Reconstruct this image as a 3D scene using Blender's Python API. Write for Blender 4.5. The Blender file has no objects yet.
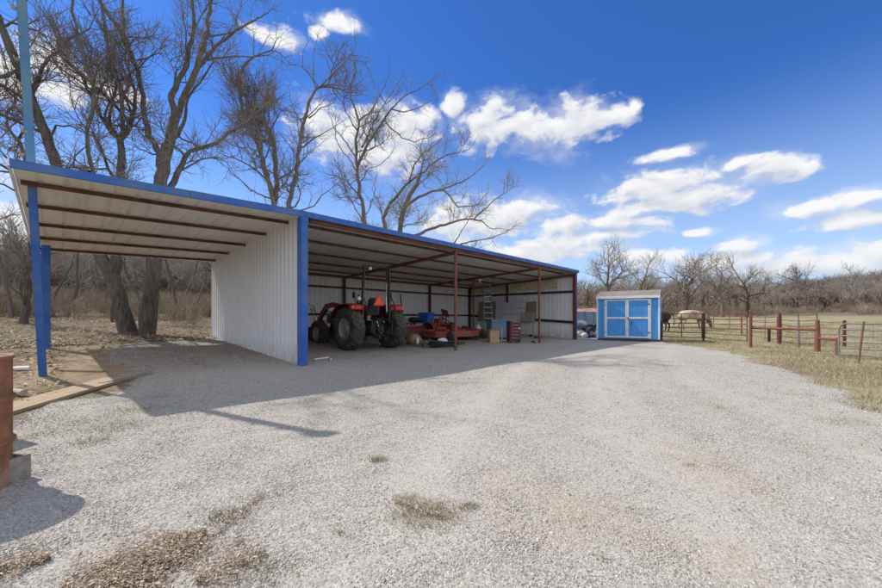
import bpy, math, random
import numpy as np
from mathutils import Vector, Matrix
R = math.radians
random.seed(7)
rng = np.random.default_rng(11)
scene = bpy.context.scene
COL = scene.collection
F = 370.0; CH = 1.15; HX = 441.0; HY = 318.0
U = (0.696, 0.718); D = (-0.718, 0.696); P0 = (-3.17, 8.51); ROT = math.atan2(0.718, 0.696)

# ---------------------------------------------------------------- ground height
def sst(a, b, x):
    t = np.clip((x - a) / (b - a), 0, 1); return t * t * (3 - 2 * t)
def height(x, y):
    x = np.asarray(x, float); y = np.asarray(y, float)
    rx = x - P0[0]; ry = y - P0[1]
    a = rx * U[0] + ry * U[1]; d = rx * D[0] + ry * D[1]
    w = 1 - sst(13, 30, a); d = np.where(d > 0, 80 * np.tanh(d / 80), d)
    h = 0.062 * (np.log1p(np.exp((d + 0.3) * 2.2)) / 2.2) * w
    h = np.minimum(h, 60) + 0.02 * np.maximum(d - 14, 0) * w * sst(14, 40, d)
    r = np.hypot(x, y)
    h = h + (1 - w) * 1.35 * sst(24, 66, r)
    right = 1 - w
    h = h + sst(85, 300, r) * (11.0 * right * (0.8 + 0.45 * sst(0.7, 1.25, x / np.maximum(y, 1))) + 1.0)
    m = sst(2.0, 14, r) * 0.0 + 1
    h = h + m * (0.010 * np.sin(x * 1.3 + 1.1 * np.sin(y * 0.7)) + 0.004 * np.sin(y * 1.9 + x * 0.8 + 2.0) + 0.001 * np.sin(x * 3.9 - y * 2.7))
    far = sst(20, 80, r)
    h = h + far * (0.5 * np.sin(x * 0.07 + 1) * np.sin(y * 0.055) + 0.9 * sst(90, 200, r) * np.sin(x * 0.021 + .5) )
    return h
def H(x, y): return float(height(x, y))
def G(px, py):                       # pixel -> ground point (used to survey where things stand)
    Z = 10.0
    for _ in range(40):
        X = (px - HX) / F * Z
        z = H(X, Z)
        Zn = F * (CH - z) / max(py - HY, 1.0)
        Z = 0.5 * Z + 0.5 * Zn
    return (X, Z)
def AT(px, Z): return ((px - HX) / F * Z, Z)
def W3(px, py, Z): return Vector(((px - HX) / F * Z, Z, CH + (HY - py) / F * Z))
def B(a, d): return (P0[0] + a * U[0] + d * D[0], P0[1] + a * U[1] + d * D[1])

def APX(px, d):
    t = (px - HX) / F
    return (3.17 + 0.718 * d + t * (8.51 + 0.696 * d)) / (0.696 - 0.718 * t)
# ---------------------------------------------------------------- node helpers
class NT:
    def __init__(s, tree): s.t = tree; s.n = tree.nodes; s.l = tree.links
    def node(s, typ, **kw):
        n = s.n.new(typ)
        for k, v in kw.items(): setattr(n, k, v)
        return n
    def put(s, sock, v):
        if isinstance(v, bpy.types.NodeSocket): s.l.new(v, sock)
        elif v is not None:
            if hasattr(sock.default_value, '__len__'):
                if not hasattr(v, '__len__'): v = (v,) * len(sock.default_value)
                if len(v) == 3 and len(sock.default_value) == 4: v = tuple(v) + (1,)
            sock.default_value = v
    def math(s, op, a, b=None, c=None, clamp=False):
        n = s.node('ShaderNodeMath', operation=op); n.use_clamp = clamp
        s.put(n.inputs[0], a)
        if b is not None: s.put(n.inputs[1], b)
        if c is not None: s.put(n.inputs[2], c)
        return n.outputs[0]
    def vmath(s, op, a, b=None, scale=None):
        n = s.node('ShaderNodeVectorMath', operation=op)
        s.put(n.inputs[0], a)
        if b is not None: s.put(n.inputs[1], b)
        if scale is not None: s.put(n.inputs['Scale'], scale)
        return n.outputs['Value'] if op in ('LENGTH', 'DISTANCE', 'DOT_PRODUCT') else n.outputs[0]
    def noise(s, vec, scale, detail=3, rough=0.5, dist=0.0, out=0):
        n = s.node('ShaderNodeTexNoise'); s.put(n.inputs['Vector'], vec); n.inputs['Scale'].default_value = scale
        n.inputs['Detail'].default_value = detail; n.inputs['Roughness'].default_value = rough; n.inputs['Distortion'].default_value = dist
        return n.outputs[out]
    def voro(s, vec, scale, out='Distance', feature='F1', rand=1.0):
        n = s.node('ShaderNodeTexVoronoi', feature=feature); s.put(n.inputs['Vector'], vec); n.inputs['Scale'].default_value = scale
        n.inputs['Randomness'].default_value = rand
        return n.outputs[out]
    def ramp(s, f, stops, interp='LINEAR'):
        n = s.node('ShaderNodeValToRGB'); s.put(n.inputs[0], f); r = n.color_ramp; r.interpolation = interp
        while len(r.elements) < len(stops): r.elements.new(0.5)
        for e, (p, c) in zip(r.elements, stops):
            e.position = p; e.color = (c, c, c, 1) if not hasattr(c, '__len__') else tuple(c) + (1,) if len(c) == 3 else c
        return n.outputs[0]
    def mix(s, f, a, b, mode='MIX'):
        n = s.node('ShaderNodeMix', data_type='RGBA', blend_type=mode); n.clamp_factor = True
        s.put(n.inputs[0], f); s.put(n.inputs[6], a); s.put(n.inputs[7], b)
        return n.outputs[2]
    def mrange(s, v, a, b, c=0.0, d=1.0, smooth=False):
        n = s.node('ShaderNodeMapRange'); n.interpolation_type = 'SMOOTHSTEP' if smooth else 'LINEAR'
        s.put(n.inputs[0], v); n.inputs[1].default_value = a; n.inputs[2].default_value = b; n.inputs[3].default_value = c; n.inputs[4].default_value = d
        return n.outputs[0]
    def sep(s, v):
        n = s.node('ShaderNodeSeparateXYZ'); s.put(n.inputs[0], v); return n.outputs
    def comb(s, x, y, z):
        n = s.node('ShaderNodeCombineXYZ'); s.put(n.inputs[0], x); s.put(n.inputs[1], y); s.put(n.inputs[2], z); return n.outputs[0]
    def bump(s, h, strength, dist, normal=None):
        n = s.node('ShaderNodeBump'); n.inputs['Strength'].default_value = strength; n.inputs['Distance'].default_value = dist
        s.put(n.inputs['Height'], h)
        if normal is not None: s.put(n.inputs['Normal'], normal)
        return n.outputs[0]

def new_mat(name):
    m = bpy.data.materials.new(name); m.use_nodes = True
    t = NT(m.node_tree); b = m.node_tree.nodes['Principled BSDF']
    return m, t, b
def coords(t, kind='Object'):
    return t.node('ShaderNodeTexCoord').outputs[kind]

def simple(name, color, rough=0.6, metal=0.0, var=0.12, scale=6.0, bump=0.0, dirt=None, dirt_amt=0.0, spec=0.5, dscale=2.5, detail=4):
    m, t, b = new_mat(name)
    v = coords(t)
    n = t.noise(v, scale, detail, 0.6)
    c0 = tuple(max(0, x * (1 - var)) for x in color); c1 = tuple(min(1, x * (1 + var)) for x in color)
    c = t.ramp(n, [(0.3, c0), (0.7, c1)])
    if dirt is not None:
        n2 = t.noise(v, dscale, 6, 0.68)
        f = t.mrange(n2, 0.62 - 0.35 * dirt_amt, 0.78 - 0.2 * dirt_amt)
        c = t.mix(f, c, dirt)
    t.put(b.inputs['Base Color'], c)
    t.put(b.inputs['Roughness'], t.mrange(n, 0.2, 0.8, max(0.05, rough - 0.1), min(1, rough + 0.1)))
    b.inputs['Metallic'].default_value = metal
    b.inputs['Specular IOR Level'].default_value = spec
    if bump: t.put(b.inputs['Normal'], t.bump(t.noise(v, scale * 5, 4, 0.6), bump, 0.01))
    return m

MAT = {}
def build_mats():
    M = MAT
    M['blue_paint'] = simple('blue_paint', (0.016, 0.105, 0.43), 0.6, var=0.14, dirt=(0.075, 0.16, 0.35), dirt_amt=0.6, dscale=2.2, bump=0.15)
    M['pole_blue_skylit'] = simple('pole_blue_skylit', (0.055, 0.20, 0.42), 0.45, var=0.18, scale=3, dirt=(0.13, 0.26, 0.36), dirt_amt=0.7, dscale=1.2)  # upper pole shaft: sky reflection put into the colour as a paler blue
    M['rust_red'] = simple('rust_red', (0.215, 0.078, 0.056), 0.75, var=0.25, scale=9, dirt=(0.12, 0.05, 0.035), dirt_amt=0.5, bump=0.3)
    M['rust_brown'] = simple('rust_brown', (0.19, 0.095, 0.06), 0.8, var=0.3, scale=9, dirt=(0.07, 0.04, 0.03), dirt_amt=0.5, bump=0.3)
    M['black_steel'] = simple('black_steel', (0.022, 0.020, 0.020), 0.6, var=0.3, dirt=(0.05, 0.035, 0.03), dirt_amt=0.5)
    M['tractor_red'] = simple('tractor_red', (0.26, 0.012, 0.016), 0.35, var=0.15, dirt=(0.16, 0.06, 0.045), dirt_amt=0.4)
    M['cutter_red'] = simple('cutter_red', (0.38, 0.045, 0.03), 0.6, var=0.2, dirt=(0.25, 0.12, 0.08), dirt_amt=0.6, dscale=3)
    M['dark_red'] = simple('dark_red', (0.14, 0.022, 0.02), 0.6, var=0.25, dirt=(0.06, 0.03, 0.03), dirt_amt=0.5)
    M['rubber'] = simple('rubber', (0.028, 0.028, 0.029), 0.8, var=0.25, bump=0.3, dirt=(0.10, 0.092, 0.08), dirt_amt=0.75, dscale=4)
    M['rim_grey'] = simple('rim_grey', (0.46, 0.47, 0.48), 0.4, metal=0.3, var=0.1, dirt=(0.2, 0.18, 0.16), dirt_amt=0.4)
    M['black_plastic'] = simple('black_plastic', (0.02, 0.02, 0.022), 0.45)
    M['seat_black'] = simple('seat_black', (0.018, 0.018, 0.02), 0.5, bump=0.2)
    M['orange'] = simple('orange', (0.95, 0.11, 0.02), 0.5, var=0.03)
    M['lamp_red'] = simple('lamp_red', (0.55, 0.03, 0.02), 0.25, var=0.03)
    M['lamp_orange'] = simple('lamp_orange', (0.75, 0.2, 0.04), 0.25, var=0.03)
    M['chrome'] = simple('chrome', (0.6, 0.6, 0.6), 0.25, metal=0.9)
    M['gate_grey'] = simple('gate_grey', (0.22, 0.21, 0.19), 0.6, var=0.2, dirt=(0.10, 0.14, 0.11), dirt_amt=0.6)
    M['galv'] = simple('galv', (0.42, 0.43, 0.44), 0.45, metal=0.5, var=0.15, dirt=(0.25, 0.2, 0.17), dirt_amt=0.4)
    M['white_plastic'] = simple('white_plastic', (0.7, 0.7, 0.68), 0.5, var=0.05)
    M['lavender'] = simple('lavender', (0.42, 0.42, 0.72), 0.5, var=0.05)
    M['shed_blue'] = None
    M['shed_trim'] = simple('shed_trim', (0.82, 0.81, 0.79), 0.55, var=0.04, dirt=(0.6, 0.57, 0.53), dirt_amt=0.3)
    M['skid_wood'] = simple('skid_wood', (0.10, 0.08, 0.06), 0.85, var=0.3, bump=0.3)
    M['teal'] = simple('teal', (0.05, 0.25, 0.22), 0.5, var=0.12)
    M['tub_blue'] = simple('tub_blue', (0.03, 0.14, 0.45), 0.4, var=0.1)
    M['pale_blue'] = simple('pale_blue', (0.15, 0.28, 0.40), 0.6, var=0.12, dirt=(0.2, 0.2, 0.2), dirt_amt=0.5)
    M['cardboard'] = simple('cardboard', (0.42, 0.31, 0.20), 0.85, var=0.1)
    M['cream_board'] = simple('cream_board', (0.66, 0.56, 0.38), 0.8, var=0.12, dirt=(0.4, 0.32, 0.2), dirt_amt=0.4)
    M['white_panel'] = simple('white_panel', (0.62, 0.64, 0.66), 0.5, var=0.05, dirt=(0.45, 0.43, 0.4), dirt_amt=0.3)
    M['ply_brown'] = simple('ply_brown', (0.27, 0.20, 0.13), 0.8, var=0.2, scale=3)
    M['dark_panel'] = simple('dark_panel', (0.10, 0.085, 0.075), 0.7, var=0.2)
    M['cattle_black'] = simple('cattle_black', (0.016, 0.014, 0.013), 0.75, var=0.3, bump=0.3)
    M['horn'] = simple('horn', (0.5, 0.45, 0.36), 0.5)
    M['hoof'] = simple('hoof', (0.05, 0.04, 0.035), 0.6)
    M['drum_rust'] = None
    # --- ribbed painted steel
    def steel(name, col, dirtc, dirt_amt, rough=0.45, streak=True):
        m, t, b = new_mat(name); v = coords(t)
        sv = t.vmath('MULTIPLY', v, (6.0, 6.0, 0.5))
        n = t.noise(sv, 1.0, 5, 0.65)
        n2 = t.noise(v, 1.3, 5, 0.6)
        c = t.ramp(n2, [(0.3, tuple(x * 0.93 for x in col)), (0.7, col)])
        c = t.mix(t.mrange(n, 0.5, 0.8, 0, dirt_amt), c, dirtc)
        zz = t.sep(coords(t, 'Object'))[2]
        low = t.math('MULTIPLY', t.mrange(zz, 0.6, 0.0, 0, 0.9), t.mrange(t.noise(v, 5, 6, 0.75), 0.35, 0.65))
        c = t.mix(low, c, (0.30, 0.25, 0.19))
        t.put(b.inputs['Base Color'], c); b.inputs['Roughness'].default_value = rough
        b.inputs['Specular IOR Level'].default_value = 0.4
        t.put(b.inputs['Normal'], t.bump(t.noise(v, 2.2, 2), 0.25, 0.03))
        return m
    M['wall_white'] = steel('wall_white', (0.72, 0.73, 0.74), (0.5, 0.46, 0.4), 0.22)
    M['wall_inner'] = steel('wall_inner', (0.80, 0.805, 0.81), (0.4, 0.36, 0.32), 0.30)
    # roof sheet: ribbed, pale, stained
    m, t, b = new_mat('roof_sheet'); v = coords(t)
    sv = t.vmath('MULTIPLY', v, (3.3, 0.35, 1.0))
    st = t.noise(sv, 1.6, 6, 0.65)
    c = t.ramp(t.noise(v, 0.8, 4), [(0.3, (0.76, 0.73, 0.68)), (0.7, (0.86, 0.84, 0.80))])
    c = t.mix(t.mrange(st, 0.52, 0.78, 0, 0.45), c, (0.36, 0.30, 0.23))
    t.put(b.inputs['Base Color'], c); b.inputs['Roughness'].default_value = 0.5
    t.put(b.inputs['Normal'], t.bump(t.noise(v, 1.7, 2), 0.3, 0.04)); M['roof_sheet'] = m
    # drum
    m, t, b = new_mat('drum_rust'); v = coords(t)
    n = t.noise(v, 7, 7, 0.7); n2 = t.noise(v, 2.5, 4, 0.6); zz = t.sep(v)[2]
    c = t.ramp(n, [(0.3, (0.13, 0.055, 0.026)), (0.5, (0.25, 0.105, 0.05)), (0.68, (0.36, 0.17, 0.09))])
    c = t.mix(t.mrange(n2, 0.5, 0.68, 0, .6), c, (0.32, 0.14, 0.075))
    low = t.math('ADD', t.mrange(zz, 0.30, 0.0), t.math('MULTIPLY', t.math('SUBTRACT', n, 0.5), 1.6))
    c = t.mix(t.mrange(low, 0.50, 0.85, 0, 0.6), c, (0.42, 0.27, 0.17))
    t.put(b.inputs['Base Color'], c); b.inputs['Roughness'].default_value = 0.85
    t.put(b.inputs['Normal'], t.bump(n, 0.4, 0.01)); M['drum_rust'] = m
    # weathered grey planks and tan ply
    def wood(name, c0, c1, c2, stretch=(1, 12, 12), rough=0.85):
        m, t, b = new_mat(name); v = coords(t)
        g = t.noise(t.vmath('MULTIPLY', v, stretch), 2.0, 6, 0.65, 0.4)
        n2 = t.noise(v, 1.7, 6, 0.65)
        c = t.ramp(g, [(0.3, c0), (0.62, c1)])
        c = t.mix(t.mrange(n2, 0.5, 0.72, 0, 0.75), c, c2)
        t.put(b.inputs['Base Color'], c); b.inputs['Roughness'].default_value = rough
        t.put(b.inputs['Normal'], t.bump(g, 0.35, 0.006)); return m
    M['grey_wood'] = wood('grey_wood', (0.20, 0.185, 0.16), (0.34, 0.32, 0.28), (0.25, 0.16, 0.10), (1, 10, 10))
    M['tan_wood'] = wood('tan_wood', (0.27, 0.185, 0.11), (0.40, 0.29, 0.18), (0.30, 0.25, 0.20), (10, 1, 10))
    M['bare_log'] = wood('bare_log', (0.3, 0.24, 0.17), (0.45, 0.38, 0.28), (0.2, 0.15, 0.11), (1, 10, 10))
    # shingles
    m, t, b = new_mat('shingle'); v = coords(t)
    br = t.node('ShaderNodeTexBrick'); t.put(br.inputs['Vector'], t.comb(t.sep(v)[1], t.sep(v)[0], 0.0))
    br.inputs['Scale'].default_value = 1.0; br.inputs['Brick Width'].default_value = 0.25; br.inputs['Row Height'].default_value = 0.14; br.inputs['Mortar Size'].default_value = 0.008
    br.inputs['Color1'].default_value = (0.20, 0.175, 0.145, 1); br.inputs['Color2'].default_value = (0.29, 0.26, 0.22, 1); br.inputs['Mortar'].default_value = (0.12, 0.1, 0.08, 1)
    c = t.mix(t.mrange(t.noise(v, 60, 2), 0.3, 0.7, 0, 0.5), br.outputs[0], (0.24, 0.21, 0.18))
    t.put(b.inputs['Base Color'], c); b.inputs['Roughness'].default_value = 0.95; M['shingle'] = m
    # grooved blue siding
    m, t, b = new_mat('shed_blue'); v = coords(t); s = t.sep(v)
    gr = t.math('ABSOLUTE', t.math('SUBTRACT', t.math('FRACT', t.math('MULTIPLY', t.math('ADD', s[1], s[0]), 5.0)), 0.5))
    line = t.mrange(gr, 0.0, 0.06, 1, 0)
    c = t.ramp(t.noise(t.vmath('MULTIPLY', v, (3, 3, 0.6)), 2, 5), [(0.3, (0.06, 0.29, 0.68)), (0.7, (0.08, 0.34, 0.76))])
    c = t.mix(t.math('MULTIPLY', line, 0.55), c, (0.02, 0.10, 0.30))
    c = t.mix(t.math('MULTIPLY', t.mrange(s[2], 0.5, 0.1), t.mrange(t.noise(v, 6, 5, .7), 0.4, 0.7, 0, 0.5)), c, (0.2, 0.25, 0.32))
    t.put(b.inputs['Base Color'], c); b.inputs['Roughness'].default_value = 0.65
    t.put(b.inputs['Normal'], t.bump(line, -0.5, 0.01)); M['shed_blue'] = m
    # bark
    def bark(name, dark, light, lich, sc=1.0):
        m, t, b = new_mat(name); v = coords(t)
        g = t.noise(t.vmath('MULTIPLY', v, (14 * sc, 14 * sc, 2.5 * sc)), 1.0, 6, 0.7, 0.6)
        n2 = t.noise(v, 1.1, 5, 0.6)
        c = t.ramp(g, [(0.32, dark), (0.66, light)])
        c = t.mix(t.mrange(n2, 0.52, 0.75, 0, 0.55), c, lich)
        t.put(b.inputs['Base Color'], c); b.inputs['Roughness'].default_value = 0.95
        b.inputs['Specular IOR Level'].default_value = 0.15
        t.put(b.inputs['Normal'], t.bump(g, 0.9, 0.03)); return m
    M['bark'] = bark('bark', (0.055, 0.048, 0.041), (0.18, 0.156, 0.132), (0.25, 0.225, 0.195))
    M['bark_pale'] = bark('bark_pale', (0.09, 0.078, 0.066), (0.25, 0.22, 0.187), (0.31, 0.285, 0.245))
    M['twig'] = simple('twig', (0.20, 0.172, 0.148), 0.9, var=0.3, scale=2, spec=0.1)
    M['twig_pale'] = simple('twig_pale', (0.27, 0.235, 0.20), 0.9, var=0.25, scale=1.5, spec=0.1)
    def fartwig(name, a, bcol):
        m, t, b = new_mat(name)
        oi = t.node('ShaderNodeObjectInfo'); v = coords(t)
        c = t.mix(oi.outputs['Random'], a, bcol)
        c = t.mix(t.mrange(t.noise(v, 0.7, 3), 0.4, 0.65, 0, .5), c, tuple(x * 0.7 for x in a))
        t.put(b.inputs['Base Color'], c); b.inputs['Roughness'].default_value = 0.95; b.inputs['Specular IOR Level'].default_value = 0.1
        return m
    M['wood_twig'] = fartwig('wood_twig', (0.27, 0.238, 0.205), (0.37, 0.322, 0.268))
    M['wood_trunk'] = fartwig('wood_trunk', (0.11, 0.092, 0.078), (0.21, 0.178, 0.15))
    m, t, b = new_mat('far_wood'); geo = coords(t, 'Object')
    c = t.ramp(t.noise(geo, 0.08, 4, 0.65), [(0.3, (0.17, 0.148, 0.128)), (0.5, (0.235, 0.205, 0.178)), (0.7, (0.32, 0.28, 0.235))])
    t.put(b.inputs['Base Color'], c); b.inputs['Roughness'].default_value = 1; b.inputs['Specular IOR Level'].default_value = 0.05; M['far_wood'] = m
    # dry grass blades (colour per blade)
    m, t, b = new_mat('grass_blade')
    at = t.node('ShaderNodeAttribute', attribute_name='tint')
    c = t.ramp(at.outputs['Fac'], [(0.0, (0.14, 0.175, 0.07)), (0.35, (0.26, 0.235, 0.135)), (0.6, (0.40, 0.335, 0.22)), (1.0, (0.54, 0.46, 0.33))])
    t.put(b.inputs['Base Color'], c); b.inputs['Roughness'].default_value = 0.8; b.inputs['Specular IOR Level'].default_value = 0.2; M['grass_blade'] = m
    m, t, b = new_mat('dead_leaf')
    at = t.node('ShaderNodeAttribute', attribute_name='tint')
    c = t.ramp(at.outputs['Fac'], [(0.0, (0.12, 0.08, 0.05)), (0.35, (0.27, 0.19, 0.12)), (0.7, (0.43, 0.33, 0.23)), (1.0, (0.60, 0.50, 0.38))])
    t.put(b.inputs['Base Color'], c); b.inputs['Roughness'].default_value = 0.75; M['dead_leaf'] = m
    m, t, b = new_mat('stone')
    at = t.node('ShaderNodeAttribute', attribute_name='tint')
    c = t.ramp(at.outputs['Fac'], [(0.0, (0.09, 0.084, 0.075)), (0.14, (0.21, 0.197, 0.172)), (0.30, (0.34, 0.318, 0.275)), (0.6, (0.47, 0.44, 0.375)), (0.84, (0.57, 0.535, 0.46)), (0.93, (0.54, 0.44, 0.31)), (1.0, (0.70, 0.66, 0.58))])
    c = t.mix(0.35, c, t.ramp(t.noise(coords(t), 90, 3), [(0.3, (0.3, 0.29, 0.28)), (0.7, (0.6, 0.58, 0.55))]))
    t.put(b.inputs['Base Color'], c); b.inputs['Roughness'].default_value = 0.9; b.inputs['Specular IOR Level'].default_value = 0.25; M['stone'] = m
    # gravel sheet
    m, t, b = new_mat('gravel'); v = coords(t)
    vo = t.node('ShaderNodeTexVoronoi'); t.put(vo.inputs['Vector'], v); vo.inputs['Scale'].default_value = 92
    vo2 = t.node('ShaderNodeTexVoronoi'); t.put(vo2.inputs['Vector'], t.vmath('ADD', v, (3.3, 1.7, 0))); vo2.inputs['Scale'].default_value = 50
    rnd = t.sep(vo.outputs['Color'])[0]; rnd2 = t.sep(vo2.outputs['Color'])[0]
    c = t.ramp(rnd, [(0.0, (0.155, 0.145, 0.125)), (0.18, (0.31, 0.29, 0.25)), (0.6, (0.44, 0.41, 0.35)), (0.85, (0.53, 0.495, 0.425)), (1.0, (0.60, 0.555, 0.475))])
    c = t.mix(t.mrange(rnd2, 0.75, 0.95, 0, 0.75), c, t.ramp(t.sep(vo2.outputs['Color'])[1], [(0, (0.20, 0.19, 0.18)), (0.4, (0.5, 0.48, 0.45)), (1, (0.60, 0.50, 0.38))]))
    c = t.mix(t.mrange(vo.outputs['Distance'], 0.35, 0.75, 0, 0.45), c, (0.19, 0.18, 0.165))
    big = t.noise(v, 0.35, 4, 0.6); mid = t.noise(v, 1.6, 6, 0.68, 0.5); fine = t.noise(v, 9, 5, 0.7)
    c = t.mix(t.mrange(mid, 0.56, 0.74, 0, 0.5), c, (0.24, 0.20, 0.155))      # dirt showing through
    c = t.mix(t.mrange(fine, 0.60, 0.80, 0, 0.5), c, (0.185, 0.165, 0.14))
    c = t.mix(t.mrange(big, 0.42, 0.70, 0, 0.35), c, (0.47, 0.45, 0.41))
    pv = t.vmath('ADD', v, t.vmath('MULTIPLY', t.noise(v, 2.2, 4, out=1), (0.9, 0.9, 0)))
    px = t.sep(pv)
    def patch(cx, cy, rx, ry):
        dx = t.math('DIVIDE', t.math('SUBTRACT', px[0], cx + .45), rx); dy = t.math('DIVIDE', t.math('SUBTRACT', px[1], cy + .45), ry)
        return t.mrange(t.math('ADD', t.math('POWER', dx, 2), t.math('POWER', dy, 2)), 1.3, 0.2)
    tan = patch(0.7, 2.15, 0.6, 0.35)
    for q in ((2.0, 2.7, 0.35, 0.5), (1.3, 1.8, 0.4, 0.2)):
        tan = t.math('MAXIMUM', tan, patch(*q))
    tan = t.math('MULTIPLY', tan, t.mrange(t.noise(v, 7, 5, 0.7), 0.36, 0.62))
    c = t.mix(t.math('MULTIPLY', tan, 0.38), c, (0.45, 0.31, 0.18))
    sx = t.sep(v)
    wy = t.math('ADD', sx[1], t.math('MULTIPLY', t.noise(v, .5, 3), .6))
    cl = t.math('ADD', 0.1, t.math('ADD', t.math('MULTIPLY', wy, 0.12), t.math('MULTIPLY', t.math('MULTIPLY', wy, wy), 0.021)))
    lat = t.math('SUBTRACT', sx[0], cl)
    tr1 = t.mrange(t.math('ABSOLUTE', t.math('SUBTRACT', t.math('ABSOLUTE', lat), 0.82)), 0.42, 0.12, 0, 1, True)
    lat2 = t.math('SUBTRACT', sx[0], t.math('ADD', 2.3, t.math('ADD', t.math('MULTIPLY', wy, 0.06), t.math('MULTIPLY', t.math('MULTIPLY', wy, wy), 0.023))))
    tr2 = t.mrange(t.math('ABSOLUTE', t.math('SUBTRACT', t.math('ABSOLUTE', lat2), 0.82)), 0.38, 0.12, 0, .7, True)
    tr = t.math('MULTIPLY', t.math('MAXIMUM', tr1, tr2), t.mrange(t.noise(v, 2.2, 5, .65), .35, .6, .35, 1))
    c = t.mix(t.math('MULTIPLY', tr, 0.42), c, t.ramp(fine, [(0.35, (0.40, 0.375, 0.325)), (0.65, (0.54, 0.51, 0.45))]))
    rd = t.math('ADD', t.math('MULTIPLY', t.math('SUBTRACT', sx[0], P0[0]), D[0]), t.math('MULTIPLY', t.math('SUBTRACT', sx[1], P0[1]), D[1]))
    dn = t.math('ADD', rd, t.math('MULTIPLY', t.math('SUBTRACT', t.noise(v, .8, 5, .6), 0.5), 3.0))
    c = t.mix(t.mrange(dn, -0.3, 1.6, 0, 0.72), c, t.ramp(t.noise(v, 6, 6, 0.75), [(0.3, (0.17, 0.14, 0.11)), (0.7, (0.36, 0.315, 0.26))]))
    t.put(b.inputs['Base Color'], c); b.inputs['Roughness'].default_value = 0.95; b.inputs['Specular IOR Level'].default_value = 0.15
    hh = t.math('ADD', t.math('MULTIPLY', vo.outputs['Distance'], -1.0), t.math('MULTIPLY', fine, 1.0))
    nb = t.bump(hh, 0.6, 0.005)
    nb = t.bump(t.noise(v, 3.5, 6, 0.75), 0.4, 0.02, nb)
    t.put(b.inputs['Normal'], nb); M['gravel'] = m
    # terrain: dry pasture on the right and far, leaf strewn dirt on the left
    m, t, b = new_mat('terrain'); v = coords(t); s = t.sep(v)
    n1 = t.noise(v, 0.16, 5, 0.62); n2 = t.noise(v, 1.4, 6, 0.7); n3 = t.noise(v, 12, 6, 0.75); n4 = t.noise(v, 60, 4, .7)
    n5 = t.noise(t.vmath('MULTIPLY', v, (1, .35, 1)), 0.5, 5, .65)
    grass = t.ramp(n2, [(0.28, (0.21, 0.19, 0.105)), (0.42, (0.30, 0.255, 0.155)), (0.56, (0.42, 0.345, 0.225)), (0.72, (0.52, 0.435, 0.30))])
    grass = t.mix(t.mrange(n5, 0.42, 0.6, 0.55, 0), grass, (0.165, 0.185, 0.07))
    grass = t.mix(t.mrange(n3, 0.50, 0.72, 0, 0.6), grass, (0.15, 0.125, 0.06))
    dirt = t.ramp(n3, [(0.3, (0.115, 0.085, 0.06)), (0.55, (0.24, 0.18, 0.125)), (0.72, (0.37, 0.285, 0.20))])
    dirt = t.mix(t.mrange(n1, 0.45, 0.6, 0, 0.55), dirt, (0.17, 0.175, 0.075))
    dirt = t.mix(t.mrange(n4, 0.55, 0.7, 0, 0.6), dirt, (0.40, 0.32, 0.24))
    tanp = t.ramp(n2, [(0.3, (0.27, 0.20, 0.125)), (0.55, (0.40, 0.305, 0.20)), (0.7, (0.47, 0.37, 0.25))])
    tanp = t.mix(t.mrange(n3, 0.48, 0.68, 0, 0.75), tanp, (0.16, 0.125, 0.085))
    tanp = t.mix(t.mrange(n4, 0.52, 0.66, 0, 0.5), tanp, (0.42, 0.38, 0.32))
    a_ = t.math('ADD', t.math('MULTIPLY', t.math('SUBTRACT', s[0], P0[0]), U[0]), t.math('MULTIPLY', t.math('SUBTRACT', s[1], P0[1]), U[1]))
    d_ = t.math('ADD', t.math('MULTIPLY', t.math('SUBTRACT', s[0], P0[0]), D[0]), t.math('MULTIPLY', t.math('SUBTRACT', s[1], P0[1]), D[1]))
    dw = t.math('ADD', d_, t.math('MULTIPLY', t.math('SUBTRACT', n2, 0.5), 2.0))
    aw = t.math('ADD', a_, t.math('MULTIPLY', t.math('SUBTRACT', n2, 0.5), 2.0))
    slab = t.math('MULTIPLY', t.math('MULTIPLY', t.mrange(dw, 0.2, 0.8), t.mrange(dw, 6.0, 5.2)), t.mrange(aw, -4.9, -4.2))
    dirt = t.mix(t.math('MULTIPLY', slab, 0.9), dirt, tanp)
    f = t.mrange(t.math('ADD', s[0], t.math('MULTIPLY', n1, 4.0)), 1.0, 5.0)
    f2 = t.mrange(t.math('ADD', a_, t.math('MULTIPLY', n1, 6.0)), 8.0, 14.0)
    c = t.mix(t.math('MAXIMUM', t.math('MULTIPLY', f, t.mrange(s[1], 8, 6)), f2), dirt, grass)
    rr = t.vmath('LENGTH', v)
    litter = t.ramp(n3, [(0.3, (0.13, 0.105, 0.08)), (0.7, (0.26, 0.205, 0.15))])
    c = t.mix(t.math('MULTIPLY', t.mrange(rr, 80, 105), f2), c, litter)
    # gravel scatter close to the yard edge
    ge = t.node('ShaderNodeAttribute', attribute_name='edge')
    gm = t.math('ADD', ge.outputs['Fac'], t.math('MULTIPLY', t.math('SUBTRACT', t.noise(v, 4, 6, .7), 0.5), 1.6))
    grav = t.ramp(t.sep(t.voro(v, 62, 'Color'))[0], [(0, (0.2, 0.19, 0.17)), (0.5, (0.42, 0.40, 0.37)), (1, (0.6, 0.57, 0.52))])
    c = t.mix(t.mrange(gm, 0.45, 0.75, 0, 0.9), c, grav)
    t.put(b.inputs['Base Color'], c); b.inputs['Roughness'].default_value = 1.0; b.inputs['Specular IOR Level'].default_value = 0.1
    nb = t.bump(n3, 0.7, 0.05); t.put(b.inputs['Normal'], nb); M['terrain'] = m
    # hide of the grazing cow
    m, t, b = new_mat('cattle_tan'); v = coords(t); s = t.sep(v)
    n = t.noise(v, 2.4, 4, 0.6)
    c = t.ramp(n, [(0.38, (0.26, 0.17, 0.10)), (0.5, (0.44, 0.34, 0.24)), (0.62, (0.56, 0.48, 0.38))])
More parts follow.
